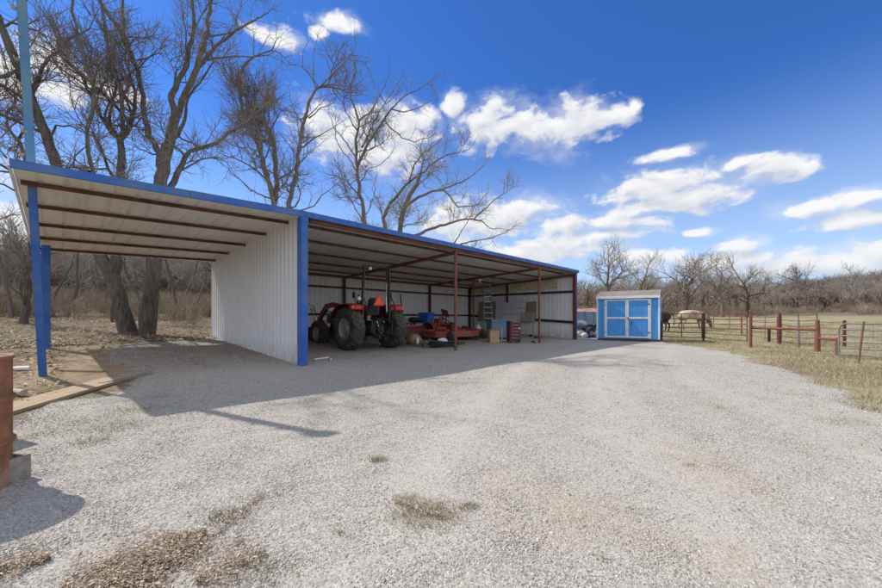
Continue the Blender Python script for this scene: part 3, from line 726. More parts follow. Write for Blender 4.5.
    for k in range(3):
        z0 = 2.70 + k * 0.165
        vs = [(A1 - 0.055, d0, z0), (A1 - 0.055, d1, z0 + .0), (A1 - 0.055, d1, min(z0 + 0.155, roofz(d1) - .04)), (A1 - 0.055, d0, z0 + 0.155)]
        n = vs + [(x - 0.02, y, zz) for x, y, zz in vs]
        m.add(n, [(0, 1, 2, 3), (7, 6, 5, 4), (0, 4, 5, 1), (1, 5, 6, 2), (2, 6, 7, 3), (3, 7, 4, 0)])
    m.build('insulation_board', 'cream_board', bl)
    return bl
BARN = building()
def loc_b(a, d, dz=0.0): x, y = B(a, d); return (x, y, gh(x, y) + dz)

# caged lamp hanging below the rafter
lx, ly = B(10.75, 3.3)
t = empty('work_light', (lx, ly, roofz(3.3) - 0.13), ROT, 'small white work light hanging under the rafter over the red cutter', 'light')
MB().lathe([(0.0, 0.0), (0.06, -0.01), (0.09, -0.06), (0.1, -0.12), (0.085, -0.12), (0.05, -0.05), (0, -.03)], n=16).build('lamp_shade', 'white_plastic', t, smooth=True)
MB().ell((0, 0, -0.15), (0.045, 0.045, 0.07)).build('bulb', 'white_plastic', t, smooth=True)

# ================================================================ SERVICE POLE
bx_, by_ = -7.08, 6.58; zg = gh(bx_, by_)
tipv = Vector((-6.2, 5.47, 5.86)) - Vector((bx_, by_, zg)); tdir = tipv.normalized()
t = empty('light_pole', (bx_, by_, zg), 0, 'tall blue steel pole leaning up through the carport roof at its left corner', 'pole')
def on(z): return tipv * ((z - zg) / tipv.z)
zr = 3.37
MB().bar(on(-0.25), on(zr), 0.105, 0.105, (0.7, 0.7, 0.1)).build('pole_shaft', 'blue_paint', t, bevel=0.005)
MB().bar(on(zr), tipv, 0.105, 0.105, (0.7, 0.7, 0.1)).build('pole_shaft', 'pole_blue_skylit', t, bevel=0.006, label='upper shaft of blue steel, coloured paler for the sky reflected on it')
fx = Vector((0.72, -0.69, 0))
for k in range(7):
    z = 3.72 + k * 0.33; c = on(z) + Vector((-.02, -0.062, 0)) + Vector((0.022 * (1 if k % 2 else -1), 0, 0))
    m = MB(); m.tube([c, c + Vector((0.0, -0.05, 0)), c + Vector((0, -0.055, 0.03))], 0.010, 6); m.box(c + Vector((0, -.008, 0)), (0.05, 0.03, 0.035)); m.build('step_bolt', 'bare_log', t)
m = MB(); m.tube([tipv, tipv + Vector((0, 0, .1))], 0.025, 8); m.build('lamp_arm', 'galv', t, smooth=True)
m = MB(); m.ell(tipv + Vector((-0.16, .06, 0.15)), (0.17, 0.11, 0.045)); m.build('lamp_head', 'galv', t, smooth=True)

# ================================================================ BOARDS ON THE GROUND
def plank(p, q, w, h, mat, label, name='wood_plank', group=None, lift=0.0):
    P = Vector((*p, gh(*p) + lift)); Q = Vector((*q, gh(*q) + lift)); L = (Q.xy - P.xy).length
    rz = math.atan2(Q.y - P.y, Q.x - P.x) - math.pi / 2
    m = MB(); n = 8
    for k in range(n):
        pass
    vs = []; fs = []
    for k in range(n + 1):
        tt = k / n; x, y = P.x + (Q.x - P.x) * tt, P.y + (Q.y - P.y) * tt; z = max(gh(x, y), P.z + (Q.z - P.z) * tt - lift) - P.z + lift
        for a, b in ((-w / 2, -0.01), (w / 2, -0.01), (w / 2, h), (-w / 2, h)): vs.append((a + 0.006 * math.sin(k * 1.7), L * tt, z + b))
    for k in range(n):
        for j in range(4): a = 4 * k + j; b = 4 * k + (j + 1) % 4; fs.append((a, b, b + 4, a + 4))
    fs += [(3, 2, 1, 0), tuple(4 * n + j for j in range(4))]
    m.add(vs, fs); o = m.build(name, mat, None, bevel=0.004); o.location = P; o.rotation_euler = (0, 0, rz)
    return setp(o, label, 'board', group)
plank(G(-60, 430), G(118, 379), 0.42, 0.035, 'tan_wood', 'long tan weathered plank on the ground along the edge of the stone')
plank(G(100, 386), G(150, 375.5), 0.10, 0.05, 'grey_wood', 'short grey timber lying at the end of the long plank, half in the barn shade', lift=0.01)
plank(G(62, 371), G(104, 372), 0.12, 0.03, 'tan_wood', 'small tan offcut lying on the bare dirt under the carport')
# plywood sheets laid as a mat under the carport edge
def ply(p, sx, sy, rz, label, z=0.02):
    vs = []; fs = []; n = 6; c, s = math.cos(rz), math.sin(rz); b0 = gh(*p)
    for i in range(n + 1):
        for j in range(n + 1):
            x, y = sx * (i / n - .5), sy * (j / n - .5); wx, wy = p[0] + x * c - y * s, p[1] + x * s + y * c; vs.append((x, y, gh(wx, wy) - b0 + z))
    for i in range(n):
        for j in range(n): a = i * (n + 1) + j; fs.append((a, a + n + 1, a + n + 2, a + 1))
    m = MB(); m.add(vs, fs); o = m.build('plywood_sheet', 'tan_wood'); o.location = (p[0], p[1], b0); o.rotation_euler = (0, 0, rz)
    md = o.modifiers.new('t', 'SOLIDIFY'); md.thickness = 0.015; md.offset = -1
    return setp(o, label, 'plywood')
# ================================================================ RUSTY DRUM AND BOX
dc = (-3.165, 2.36)
t = empty('oil_drum', (dc[0], dc[1], 0.02), 0.3, 'rusty open steel drum standing in a grey plank tray at the left', 'drum')
prof = [(0.0, 0.01), (0.285, 0.01), (0.29, 0.0), (0.293, 0.012), (0.285, 0.03)]
for zc in (0.3, 0.59):
    prof += [(0.285, zc - 0.025), (0.303, zc - 0.008), (0.303, zc + 0.008), (0.285, zc + 0.025)]
prof += [(0.285, 0.85), (0.294, 0.857), (0.296, 0.872), (0.288, 0.878)]
MB().lathe(prof, n=56).build('drum_shell', 'drum_rust', t, smooth=True)
MB().lathe([(0.288, 0.878), (0.281, 0.872), (0.279, 0.862), (0.0, 0.855)], n=56).build('lid', 'tan_wood', t, smooth=True)
MB().lathe([(0.026, 0.0), (0.026, 0.02), (0.0, 0.02)], (0.15, 0.1, 0.857), n=14).build('bung', 'rust_brown', t)
bz = gh(-3.1, 2.1)
t = empty('plank_tray', (-3.345, 2.16, bz), R(-4), 'low grey plank tray box around the foot of the drum', 'tray')
for nm, b in (('side_board', (0.36, 0.40, -0.62, 0.50)), ('side_board', (-0.40, -0.36, -0.62, 0.50)), ('end_board', (-0.36, 0.36, -0.62, -0.58)), ('end_board', (-0.36, 0.36, 0.46, 0.50))):
    MB().b2(b[0], b[1], b[2], b[3], -0.02, 0.16).build(nm, 'grey_wood', t, bevel=0.004)
MB().b2(-0.36, 0.36, -0.58, 0.46, -0.01, 0.012).build('bottom_board', 'grey_wood', t)
# crate whose shade falls just right of the drum
cx, cy = -4.68, 3.2
t = empty('wooden_crate', (cx, cy, gh(cx, cy)), 0.0, 'slatted grey wooden crate standing just beyond the rusty drum', 'crate')
for k in range(5):
    z = 0.02 + k * 0.175
    m = MB(); m.b2(-.35, .35, -.36, -.34, z, z + .15); m.b2(-.35, .35, .34, .36, z, z + .15); m.b2(-.37, -.35, -.36, .36, z, z + .15); m.b2(.35, .37, -.36, .36, z, z + .15); m.build('slat', 'grey_wood', t)
for sx in (-1, 1):
    for sy in (-1, 1): MB().b2(sx * .31 - .03, sx * .31 + .03, sy * .30 - .03, sy * .30 + .03, 0, .9).build('corner_post', 'grey_wood', t)
# white pipe and short log by the drum
p = G(20, 371)
t = MB(); t.tube([(-0.3, 0, 0.04), (-.05, 0.01, 0.045), (0.12, 0.03, 0.04)], 0.04, 14); o = t.build('white_pipe', 'white_plastic', None, smooth=True); o.location = (p[0], p[1], gh(*p)); o.rotation_euler = (0, 0, R(20))
setp(o, 'white plastic pipe lying on the ground between drum and blue pole', 'pipe')
p = G(17, 396)
t = MB(); t.tube([(-0.14, 0, 0.05), (0.0, 0.012, 0.052), (0.14, 0, 0.05)], [0.045, 0.05, 0.045], 12); o = t.build('cut_log', 'bare_log', None, smooth=True); o.location = (p[0], p[1], gh(*p)); o.rotation_euler = (0, 0, R(-15))
setp(o, 'short pale cut log lying beside the rusty drum', 'log')
# ================================================================ TREES
class Tree:
    """collects tapered limbs; thick ones go to the trunk mesh, thin ones to the crown mesh"""
    def __init__(s, seed, rmin=0.006, split=0.03, dens=1.0, seg=1.0, sides=(7, 4, 3), gnarl=0.35, up=0.12, keep_px=None):
        s.r = random.Random(seed); s.rmin = rmin; s.split = split; s.dens = dens; s.seg = seg; s.sides = sides; s.gnarl = gnarl; s.up = up
        s.T = MB(); s.C = MB(); s.nb = 0; s.maxb = 60000; s.lenk = 1.0; s.nmin = 4; s.slim = 0.80
    def put(s, pts, rs):
        r0 = rs[0]
        if r0 > s.split:
            s.T.tube(pts, rs, 12 if r0 > 0.12 else s.sides[0], cap=False)
        else:
            s.C.tube(pts, rs, s.sides[1] if r0 > 0.012 else s.sides[2], cap=False)
    def branch(s, p, d, r, depth=0):
        if r < s.rmin or s.nb > s.maxb: return
        s.nb += 1; q = s.r
        L = 11.5 * r ** 0.68 * q.uniform(0.7, 1.25) * s.lenk * (1.28 if r < 0.022 else 1.0)
        n = max(s.nmin, min(9, int(L / (0.20 * s.seg)) if r < 0.03 else int(L / (0.30 * s.seg))))
        pts = [p.copy()]; rs = [r]; d = d.normalized(); step = L / n
        bend = Vector((q.gauss(0, 1), q.gauss(0, 1), q.gauss(0, .6))) * 0.12
        r1 = r * 0.5
        for i in range(n):
            d = (d + Vector((q.gauss(0, 1), q.gauss(0, 1), q.gauss(0, .9))) * s.gnarl * 0.62 + bend + Vector((0, 0, s.up * (1 if r < 0.05 else .6)))).normalized()
            p = p + d * step; pts.append(p.copy()); rr = r + (r1 - r) * (i + 1) / n; rs.append(rr)
            if i >= (1 if r > 0.02 else 0):
                k = 1 if q.random() < 0.95 * s.dens else 0
                if q.random() < (0.62 if r < 0.035 else 0.35) * s.dens: k += 1
                for _ in range(k):
                    s.child(p, d, rr * q.uniform(0.5, 0.88), depth + 1)
        s.put(pts, rs)
        # end fork
        for _ in range(2): s.child(pts[-1], d, rs[-1] * q.uniform(0.75, 0.98), depth + 1, 0.55)
    def child(s, p, d, r, depth, spread=1.0):
        q = s.r
        side = d.cross(Vector((q.gauss(0, 1), q.gauss(0, 1), q.gauss(0, 1))))
        if side.length < 1e-4: return
        side.normalize(); a = R(q.uniform(32, 68)) * spread
        s.branch(p, d * math.cos(a) + side * math.sin(a), r, depth)
    def limb(s, pts, r0, r1, side_k=1.0, wig=0.035, tip=True, rc=0.5):
        """guided limb along given points with children on the way"""
        q = s.r; P = [Vector(a) for a in pts]; fine = [P[0]]; r0 *= s.slim; r1 *= s.slim
        for a, b in zip(P[:-1], P[1:]):
            L = (b - a).length; n = max(1, int(L / 0.30))
            for i in range(1, n + 1):
                c = a.lerp(b, i / n)
                if i < n: c = c + Vector((q.gauss(0, 1), q.gauss(0, 1), q.gauss(0, 1))) * wig * min(1.0, L) 
                fine.append(c)
        n = len(fine); rs = [r0 + (r1 - r0) * (i / (n - 1)) ** 0.85 for i in range(n)]
        rs = [a * (1 + q.uniform(-.07, .07)) for a in rs]
        s.T.tube(fine, rs, 14 if r0 > 0.15 else 9, cap=False)
        for i in range(1, n):
            if q.random() < 0.80 * side_k * s.dens * (0.12 if (r0 > 0.11 and i < 0.42 * n) else 1.0):
                d = (fine[i] - fine[i - 1]).normalized()
                s.child(fine[i], d, min(rs[i] * q.uniform(0.22, rc), 0.062) , 1)
        if tip:
            d = (fine[-1] - fine[-2]).normalized()
            for _ in range(2): s.child(fine[-1], d, rs[-1] * q.uniform(.7, .95), 1, .5)
        return fine
    def build(s, name, loc, label, group=None, mats=('bark', 'twig'), rz=0.0):
        t = empty(name, loc, rz, label, 'tree', group)
        print(name, s.nb, len(s.C.f)); T = s.T.build('trunk', mats[0], t); T.data.polygons.foreach_set('use_smooth', [True] * len(T.data.polygons))
        if s.C.v:
            me = bpy.data.meshes.new('crown'); me.from_pydata(s.C.v, [], s.C.f); me.materials.append(MAT[mats[1]])
            c = bpy.data.objects.new('crown', me); COL.objects.link(c); c.parent = t
        return t

def guided(name, base_px, Z, label, limbs, seed, mats=('bark', 'twig'), zbase=None, **kw):
    """limbs: list of (points [(px,py,dZ)], r0, r1, opts); everything local to the base"""
    bx, by = AT(base_px, Z); bz = gh(bx, by) - 0.15
    base = Vector((bx, by, bz)); lk = kw.pop('lenk', 1.0); tr = Tree(seed, **kw); tr.lenk = lk
    for pts, r0, r1, op in limbs:
        P = []
        for q in pts:
            if q == 'base': P.append(Vector((0, 0, 0))); continue
            px, py = q[0], q[1]; dz = q[2] if len(q) > 2 else 0
            P.append(W3(px, py, Z + dz) - base)
        tr.limb(P, r0, r1, **op)
    return tr.build(name, base, label, None, mats)

guided('oak_tree', 131, 13.2, 'great forked oak with a V shaped double trunk behind the carport bay', [
    ([(134, 342), (133, 332)], 0.50, 0.46, dict(side_k=0, tip=False)),
    ([(130, 340), (124, 318), (119, 295), (112, 275)], 0.36, 0.27, dict(side_k=0.0, tip=False, wig=.02)),
    ([(112, 276), (103, 261, -.1), (90, 240, -.3), (74, 208, -.4), (60, 175, -.5), (49, 145, -.6), (38, 115, -.7), (28, 88, -.8), (15, 60, -.9), (5, 35, -1), (-8, 8, -1), (-14, -25, -1)], 0.24, 0.11, dict(side_k=.7)),
    ([(30, 95, -.8), (38, 82, -.5), (42, 68, -.3), (58, 52, 0), (70, 38, .2), (90, 28, .5)], 0.09, 0.03, dict()),
    ([(28, 90, -.8), (15, 70, -1.2), (-4, 78, -1.6), (-25, 80, -2)], 0.11, 0.05, dict()),
    ([(25, 78, -.8), (26, 55, -1), (24, 20, -1.4), (26, -10, -1.5)], 0.08, 0.04, dict()),
    ([(48, 142, -.6), (56, 125, -.9), (75, 128, -1.2), (90, 135, -1.4)], 0.045, 0.02, dict()),
    ([(112, 277), (116, 262), (119, 235, .1), (121, 205, .2), (121, 178, .3), (120, 140, .4)], 0.22, 0.13, dict(side_k=.35)),
    ([(120, 141, .4), (110, 125, .6), (110, 112, .8), (114, 95, 1), (118, 82, 1.1), (131, 73, 1.3), (142, 60, 1.6)], 0.09, 0.035, dict()),
    ([(120, 141, .4), (123, 122, .2), (122, 105, 0), (120, 90, -.1), (112, 68, -.4), (109, 50, -.5), (104, 20, -.7), (100, -6, -.8)], 0.09, 0.035, dict()),
    ([(122, 138, .4), (129, 122, .8), (140, 115, 1.1), (152, 112, 1.4)], 0.05, 0.025, dict()),
    ([(98, 250), (96, 215, -1), (94, 175, -1.6), (88, 152, -1.9), (87, 130, -2.1), (93, 112, -2.2), (94, 84, -2.3), (84, 62, -2.4), (77, 38, -2.5), (73, 0, -2.6), (72, -25, -2.6)], 0.10, 0.035, dict()),
    ([(94, 84, -2.3), (98, 66, -2.6), (110, 52, -2.9), (114, 30, -3)], 0.04, 0.018, dict()),
    ([(90, 172, -1.5), (73, 166, -1.3), (75, 156, -1.2), (84, 148, -1.1)], 0.07, 0.02, dict()),
    ([(146, 340), (148, 318), (151, 295), (154, 262), (156, 225), (160, 188), (164, 160), (168, 145)], 0.34, 0.22, dict(side_k=.0, tip=False, wig=.02)),
    ([(168, 146), (172, 125), (174, 108, .2), (171, 95, .4), (178, 80, .6), (187, 65, .8), (192, 40, .9), (194, 22, 1), (192, 0, 1.1), (188, -30, 1.2)], 0.15, 0.05, dict()),
    ([(168, 147), (175, 122), (182, 100, -.3), (190, 84, -.5), (197, 68, -.6), (203, 48, -.7), (206, 24, .2), (210, 3, .6), (216, -25, 1)], 0.15, 0.06, dict()),
    ([(197, 68, -.6), (208, 55, -.3), (221, 42, .2), (236, 30, .7), (251, 22, 1.2), (270, 10, 2.5)], 0.09, 0.02, dict()),
    ([(200, 62, -.6), (215, 58, -.2), (235, 56, 0), (252, 57, .2), (268, 55, .4)], 0.05, 0.02, dict()),
    ([(166, 150), (178, 135, .6), (185, 118, 1), (186, 105, 1.2), (193, 90, 1.4), (205, 75, 1.6), (213, 62, 1.8)], 0.10, 0.035, dict()),
    ([(162, 172), (157, 150, .5), (148, 128, .8), (143, 105, .9), (140, 85, 1), (138, 70, 1), (131, 52, 1.1), (126, 46, 1.1), (120, 30, 1.1), (109, 16, 1.1), (99, 0, 1.1), (92, -20, 1.1)], 0.14, 0.07, dict()),
    ([(126, 46, 1.1), (124, 28, 1.4), (122, 12, 1.6), (123, -12, 1.8)], 0.08, 0.04, dict()),
    ([(138, 70, 1), (148, 58, .8), (160, 48, .6)], 0.035, 0.015, dict()),
    ([(167, 192, .2), (178, 172, .4), (190, 151, .6), (204, 147, .8), (217, 143, 1), (228, 133, 1.3), (242, 125, 1.6), (256, 114, 2), (266, 104, 2.3)], 0.13, 0.035, dict()),
], 5, rmin=0.0056, dens=0.84, lenk=1.1)

guided('oak_tree', 23, 15.0, 'slender dark leaning oak just left of the blue poles', [
    (['base', (24, 318), (26, 300), (29, 267), (33, 235), (36, 205), (33, 178), (22, 150), (8, 128)], 0.17, 0.06, dict(side_k=.5)),
    ([(26, 300), (18, 290, .4), (10, 278, .8), (8, 262, 1)], 0.06, 0.025, dict()),
    ([(35, 212), (22, 195, -.5), (5, 185, -.8), (-20, 178, -1)], 0.06, 0.025, dict()),
    ([(36, 200), (48, 185, .3), (62, 178, .6), (70, 160, .8)], 0.045, 0.02, dict()),
    ([(34, 188), (18, 170, -.3), (0, 150, -.5), (-20, 140, -.5)], 0.05, 0.02, dict()),
], 8, rmin=0.005, dens=1.15)

guided('oak_tree', 276, 18.5, 'many stemmed grey oak rising behind the white partition wall', [
    (['base', (275, 250), (274, 206), (268, 180), (261, 155), (254, 138), (248, 124), (241, 112), (239, 85), (241, 72), (247, 62), (258, 55), (272, 50)], 0.26, 0.04, dict(side_k=.8)),
    ([(270, 190), (262, 165, -.6), (262, 145, -1), (258, 128, -1.2), (250, 112, -1.4), (246, 98, -1.6)], 0.11, 0.03, dict()),
    ([(274, 215), (277, 187, .4), (276, 162, .6), (273, 141, .7)], 0.17, 0.13, dict(side_k=.8)),
    ([(279, 250), (286, 215, .2), (292, 192, .3), (297, 173, .4), (300, 150, .5), (302, 128, .6), (307, 112, .7), (311, 98, .8), (316, 89, .8)], 0.19, 0.075, dict(side_k=.8)),
    ([(316, 89, .8), (312, 78, .9), (303, 68, 1), (303, 52, 1), (308, 42, 1)], 0.045, 0.015, dict()),
    ([(316, 89, .8), (325, 82, .6), (335, 72, .4), (343, 64, .2), (352, 55, 0), (356, 44, 0)], 0.055, 0.018, dict()),
    ([(316, 90, .8), (314, 70, 1.2), (313, 55, 1.4), (317, 40, 1.5)], 0.04, 0.015, dict()),
    ([(309, 118, .7), (320, 108, .3), (333, 103, 0), (338, 92, -.2)], 0.045, 0.015, dict()),
    ([(303, 124, .6), (294, 112, 1), (290, 98, 1.3), (288, 85, 1.5)], 0.035, 0.014, dict()),
    ([(300, 148, .5), (312, 140, 0), (325, 132, -.5), (338, 124, -.8)], 0.05, 0.018, dict()),
    ([(288, 212, .2), (302, 210, -.3), (314, 206, -.7), (322, 195, -1), (334, 186, -1.3)], 0.06, 0.02, dict()),
    ([(276, 200, 0), (262, 195, .6), (250, 190, 1), (238, 178, 1.4), (228, 168, 1.8), (215, 158, 2.2)], 0.06, 0.02, dict()),
    ([(262, 158), (250, 148, .5), (236, 146, 1), (222, 140, 1.5)], 0.05, 0.02, dict()),
    ([(291, 195, .3), (283, 185, .9), (279, 172, 1.3), (284, 158, 1.6)], 0.05, 0.018, dict()),
], 12, mats=('bark_pale', 'twig'), rmin=0.0066, dens=.88, lenk=1.15)

guided('oak_tree', 366, 22.5, 'straight grey oak with a round crown behind the barn middle', [
    (['base', (366, 250), (365, 226), (362, 200), (357, 175), (356, 157), (357, 135), (359, 121), (355, 108), (350, 98), (351, 85), (356, 72), (354, 62)], 0.25, 0.045, dict(side_k=.8)),
    ([(359, 121), (364, 116, .3), (371, 112, .6), (378, 98, .9), (382, 90, 1.1), (388, 78, 1.3), (390, 66, 1.4)], 0.075, 0.02, dict()),
    ([(358, 165), (366, 147, -.5), (376, 131, -.9), (384, 119, -1.2), (391, 109, -1.5), (400, 100, -1.7), (410, 93, -1.9), (424, 86, -2.2)], 0.12, 0.025, dict()),
    ([(384, 119, -1.2), (393, 130, -1.6), (402, 138, -1.9), (415, 142, -2.2), (428, 138, -2.4)], 0.06, 0.02, dict()),
    ([(357, 172), (350, 160, .6), (343, 152, 1), (335, 138, 1.4), (336, 122, 1.6)], 0.06, 0.022, dict()),
    ([(359, 185), (369, 168, .7), (378, 166, 1.1), (385, 160, 1.3)], 0.05, 0.02, dict()),
    ([(364, 225), (354, 205, .9), (346, 192, 1.4), (343, 180, 1.7)], 0.06, 0.02, dict()),
    ([(357, 130), (350, 118, -.8), (343, 104, -1.4), (345, 88, -1.8)], 0.05, 0.018, dict()),
    ([(362, 147, -.5), (372, 128, .4), (380, 110, .9), (392, 92, 1.3), (402, 76, 1.6)], 0.08, 0.02, dict()),
    ([(391, 109, -1.5), (404, 112, -1.2), (418, 108, -1), (432, 100, -.8)], 0.05, 0.018, dict()),
    ([(356, 157), (344, 140, .4), (334, 128, .8), (328, 110, 1), (332, 94, 1.2)], 0.06, 0.018, dict()),
    ([(380, 94, 1), (386, 104, 1.6), (398, 92, 2.1), (407, 82, 2.4)], 0.04, 0.015, dict()),
], 21, mats=('bark_pale', 'twig'), rmin=0.0064, dens=1.03, lenk=1.22)

guided('oak_tree', 402, 25.0, 'wide low oak sweeping its limbs right over the barn roof', [
    (['base', (400, 262), (398, 240), (401, 222), (405, 207), (409, 196), (417, 184), (420, 174)], 0.32, 0.16, dict(side_k=.3, tip=False)),
    ([(389, 250), (386, 230), (383, 218), (390, 203, .3), (400, 192, .5), (408, 183, .8), (418, 176, 1), (427, 169, 1.3), (436, 161, 1.5), (446, 155, 1.7), (460, 152, 2)], 0.2, 0.035, dict()),
    ([(405, 207), (414, 200, -.5), (424, 195, -.9), (432, 191, -1.2), (444, 190, -1.5), (450, 196, -1.7), (458, 207, -2), (470, 206, -2.3)], 0.14, 0.035, dict()),
    ([(432, 191, -1.2), (448, 187, -1.3), (462, 182, -1.4), (474, 174, -1.5), (484, 165, -1.6)], 0.09, 0.025, dict()),
    ([(403, 246), (414, 236, .5), (430, 229, 1), (445, 225, 1.4), (460, 220, 1.7), (474, 219, 2), (483, 210, 2.2), (491, 203, 2.3), (503, 194, 2.5)], 0.16, 0.035, dict()),
    ([(470, 219, 2), (482, 221, 2.4), (490, 228, 2.8), (502, 229, 3.1)], 0.07, 0.025, dict()),
    ([(452, 248, 1), (466, 243, .6), (480, 240, .3), (492, 238, 0), (509, 230, -.3)], 0.08, 0.025, dict()),
    ([(452, 248, 1), (459, 236, .8), (465, 226, .8)], 0.07, 0.03, dict(side_k=.3)),
    ([(420, 174), (424, 160, .4), (420, 148, .7), (424, 134, 1)], 0.09, 0.02, dict()),
    ([(409, 184, .8), (414, 165, 0), (424, 152, -.8), (438, 143, -1.4), (446, 132, -1.8)], 0.08, 0.02, dict()),
    ([(384, 222), (380, 205, .8), (374, 192, 1.4), (376, 178, 1.8)], 0.07, 0.02, dict()),
    ([(462, 152, 2), (472, 146, 2.3), (478, 136, 2.5)], 0.035, 0.015, dict()),
], 33, mats=('bark_pale', 'twig_pale'), rmin=0.0064, dens=1.03, lenk=1.22)

# ---- prototypes for the woods
def proto(seed, h, r, rmin, spread=0.6, dens=1.1, straight=False, seg=1.6, lenk=1.0, mats=('wood_trunk', 'wood_twig')):
    tr = Tree(seed, rmin=rmin, split=0.035, dens=dens, seg=seg, sides=(5, 3, 3), gnarl=0.36, up=0.13); q = tr.r; tr.lenk = lenk
    n = 7; p = Vector((0, 0, -0.3)); d = Vector((q.uniform(-.15, .15), q.uniform(-.15, .15), 1)); pts = [p.copy()]; rs = [r * 1.25]
    th = h * (0.5 if straight else 0.26)
    for i in range(n):
        d = (d + Vector((q.gauss(0, .13), q.gauss(0, .13), 0.1))).normalized(); p = p + d * th / n; pts.append(p.copy()); rs.append(r * (1 - 0.4 * (i + 1) / n))
        if i > 2: 
            tr.child(p, d, rs[-1] * q.uniform(.3, .5), 1)
    tr.T.tube(pts, rs, 6, cap=False)
    m = 4
    for k in range(m):
        a = k / m * 6.28 + q.uniform(-.5, .5); e = Vector((math.cos(a) * spread, math.sin(a) * spread, 1)).normalized()
        tr.branch(pts[-1], e, rs[-1] * q.uniform(.6, .8), 0)
    t = tr.build('bare_tree', (0, 0, 0), 'x', None, mats)
    return t
def zmax(t): return max(v.co.z for c in t.children for v in c.data.vertices)
def rmax(t): return max(math.hypot(v.co.x, v.co.y) for c in t.children for v in c.data.vertices)
PROTOS = [proto(100 + i, 8.5, 0.12 + 0.02 * (i % 3), 0.0085, 0.75, 1.1, lenk=.85) for i in range(5)]
THIN = [proto(200 + i, 7.0, 0.075, 0.0075, 0.5, 1.0, True) for i in range(4)]
OAKF = [proto(300 + i, 9.5, 0.17, 0.0085, 1.1, 1.15) for i in range(3)]
for t in PROTOS + THIN + OAKF: t['h'] = zmax(t); print(t.name, sum(len(c.data.polygons) for c in t.children), t['h'], rmax(t))
used = set()
def place(t, x, y, hgt, rz, label, group, cat='tree', name=None):
    if t.name in used: c = copy_tree(t)
    else: c = t; used.add(t.name)
    s = hgt / t['h']
    c.location = (x, y, H(x, y) - 0.1); c.scale = (s * random.uniform(.9, 1.1), s, s); c.rotation_euler = (0, 0, rz)
    c['label'] = label; c['category'] = cat
    if group: c['group'] = group
    elif 'group' in c: del c['group']
    return c
ri = random.Random(77)
# tagged individuals that can be pointed out
place(OAKF[0], *AT(601, 50), 11.4, 1.0, 'tall gnarled bare oak just right of the barn end, over the blue box shed roof', None)
place(OAKF[1], *AT(625, 48), 9.0, 4.1, 'bare oak with wide open crown right above the blue box shed', None)
place(OAKF[2], *AT(686, 56), 10.8, 2.1, 'broad fan crowned bare tree standing behind the pale grazing cow', None)
place(OAKF[0], *AT(722, 50), 9.6, 5.1, 'broad low bare oak at the pasture edge left of the rusty corner posts', None)
place(OAKF[1], *AT(746, 52), 9.5, 2.4, 'leaning bare oak at the pasture edge behind the rusty H brace', None)
place(OAKF[2], *AT(797, 108), 14.5, 0.5, 'dark forked tree in the far grey woods behind the thick red post', None)
place(OAKF[1], *AT(868, 84), 13.0, 0.2, 'pale tangled tree at the wood edge above the tube gate', None)
# woods
def inyard(x, y):
    a = (x - P0[0]) * U[0] + (y - P0[1]) * U[1]; d = (x - P0[0]) * D[0] + (y - P0[1]) * D[1]
    return a, d
cnt = 0; spots = []
def try_spot(x, y, mind):
    for q in spots:
        if (q[0] - x) ** 2 + (q[1] - y) ** 2 < mind * mind: return False
    spots.append((x, y)); return True
# left woods: thin trunks
GL = 'bare trees in the woods behind the carport'
i = 0; k = 0
while i < 95 and k < 9000:
    k += 1
    Z = ri.uniform(17, 62) ; px = ri.uniform(-25, 260)
    x, y = AT(px, Z); a, d = inyard(x, y)
    if d < 11: continue
    if not try_spot(x, y, 1.6 + Z * 0.03): continue
    t = ri.choice(THIN + PROTOS[:2] if Z < 34 else THIN + PROTOS)
    place(t, x, y, ri.uniform(4.5, 6.8) + Z * 0.02, ri.uniform(0, 6.28), 'bare thin trunked tree in the brown woods behind the carport', GL); i += 1
# belt behind the shed and pasture
GR = 'bare trees along the far side of the pasture'
i = 0; k = 0
while i < 120 and k < 9000:
    k += 1
    px = ri.uniform(435, 905); Z = ri.uniform(57, 92)
    if px > 768: Z = ri.uniform(88, 112)
    if px > 852: Z = ri.uniform(74, 100)
    x, y = AT(px, Z)
    if not try_spot(x, y, 3.2): continue
    hh = ri.uniform(6.5, 8.8) if px < 768 else ri.uniform(6.5, 8.8)
    place(ri.choice(PROTOS), x, y, hh, ri.uniform(0, 6.28), 'bare grey tree in the thicket bordering the pasture', GR); i += 1
for t in PROTOS + THIN + OAKF:
    if t.name not in used: print('unused', t.name)

# ---- far woods: one mass each
def mass(name, label, spots_, tmpl, mat='far_wood'):
    data = []
    for t in tmpl:
        vs = []; fs = []; n = 0
        for c in t.children:
            me = c.data; v = np.zeros(len(me.vertices) * 3, np.float32); me.vertices.foreach_get('co', v); v = v.reshape(-1, 3)
            f = np.zeros(len(me.loops), np.int32); me.loops.foreach_get('vertex_index', f); 
            tot = np.zeros(len(me.polygons), np.int32); me.polygons.foreach_get('loop_total', tot)
            if (tot == 4).all(): f = f.reshape(-1, 4)
            else: f = np.array([tuple(p.vertices) for p in me.polygons if len(p.vertices) == 4], np.int32)
            vs.append(v); fs.append(f + n); n += len(v)
        data.append((np.vstack(vs), np.vstack(fs), t['h']))
    V = []; Fc = []; n = 0
    for (x, y, hgt, a, k) in spots_:
        v, f, h0 = data[k % len(data)]; s = hgt / h0; c, sn = math.cos(a), math.sin(a)
        w = np.stack([(v[:, 0] * c - v[:, 1] * sn) * s + x, (v[:, 0] * sn + v[:, 1] * c) * s + y, v[:, 2] * s + H(x, y) - 0.2], 1)
        V.append(w); Fc.append(f + n); n += len(v)
    o = np_mesh(name, np.vstack(V), np.vstack(Fc), mat); return setp(o, label, 'woods', None, 'stuff')
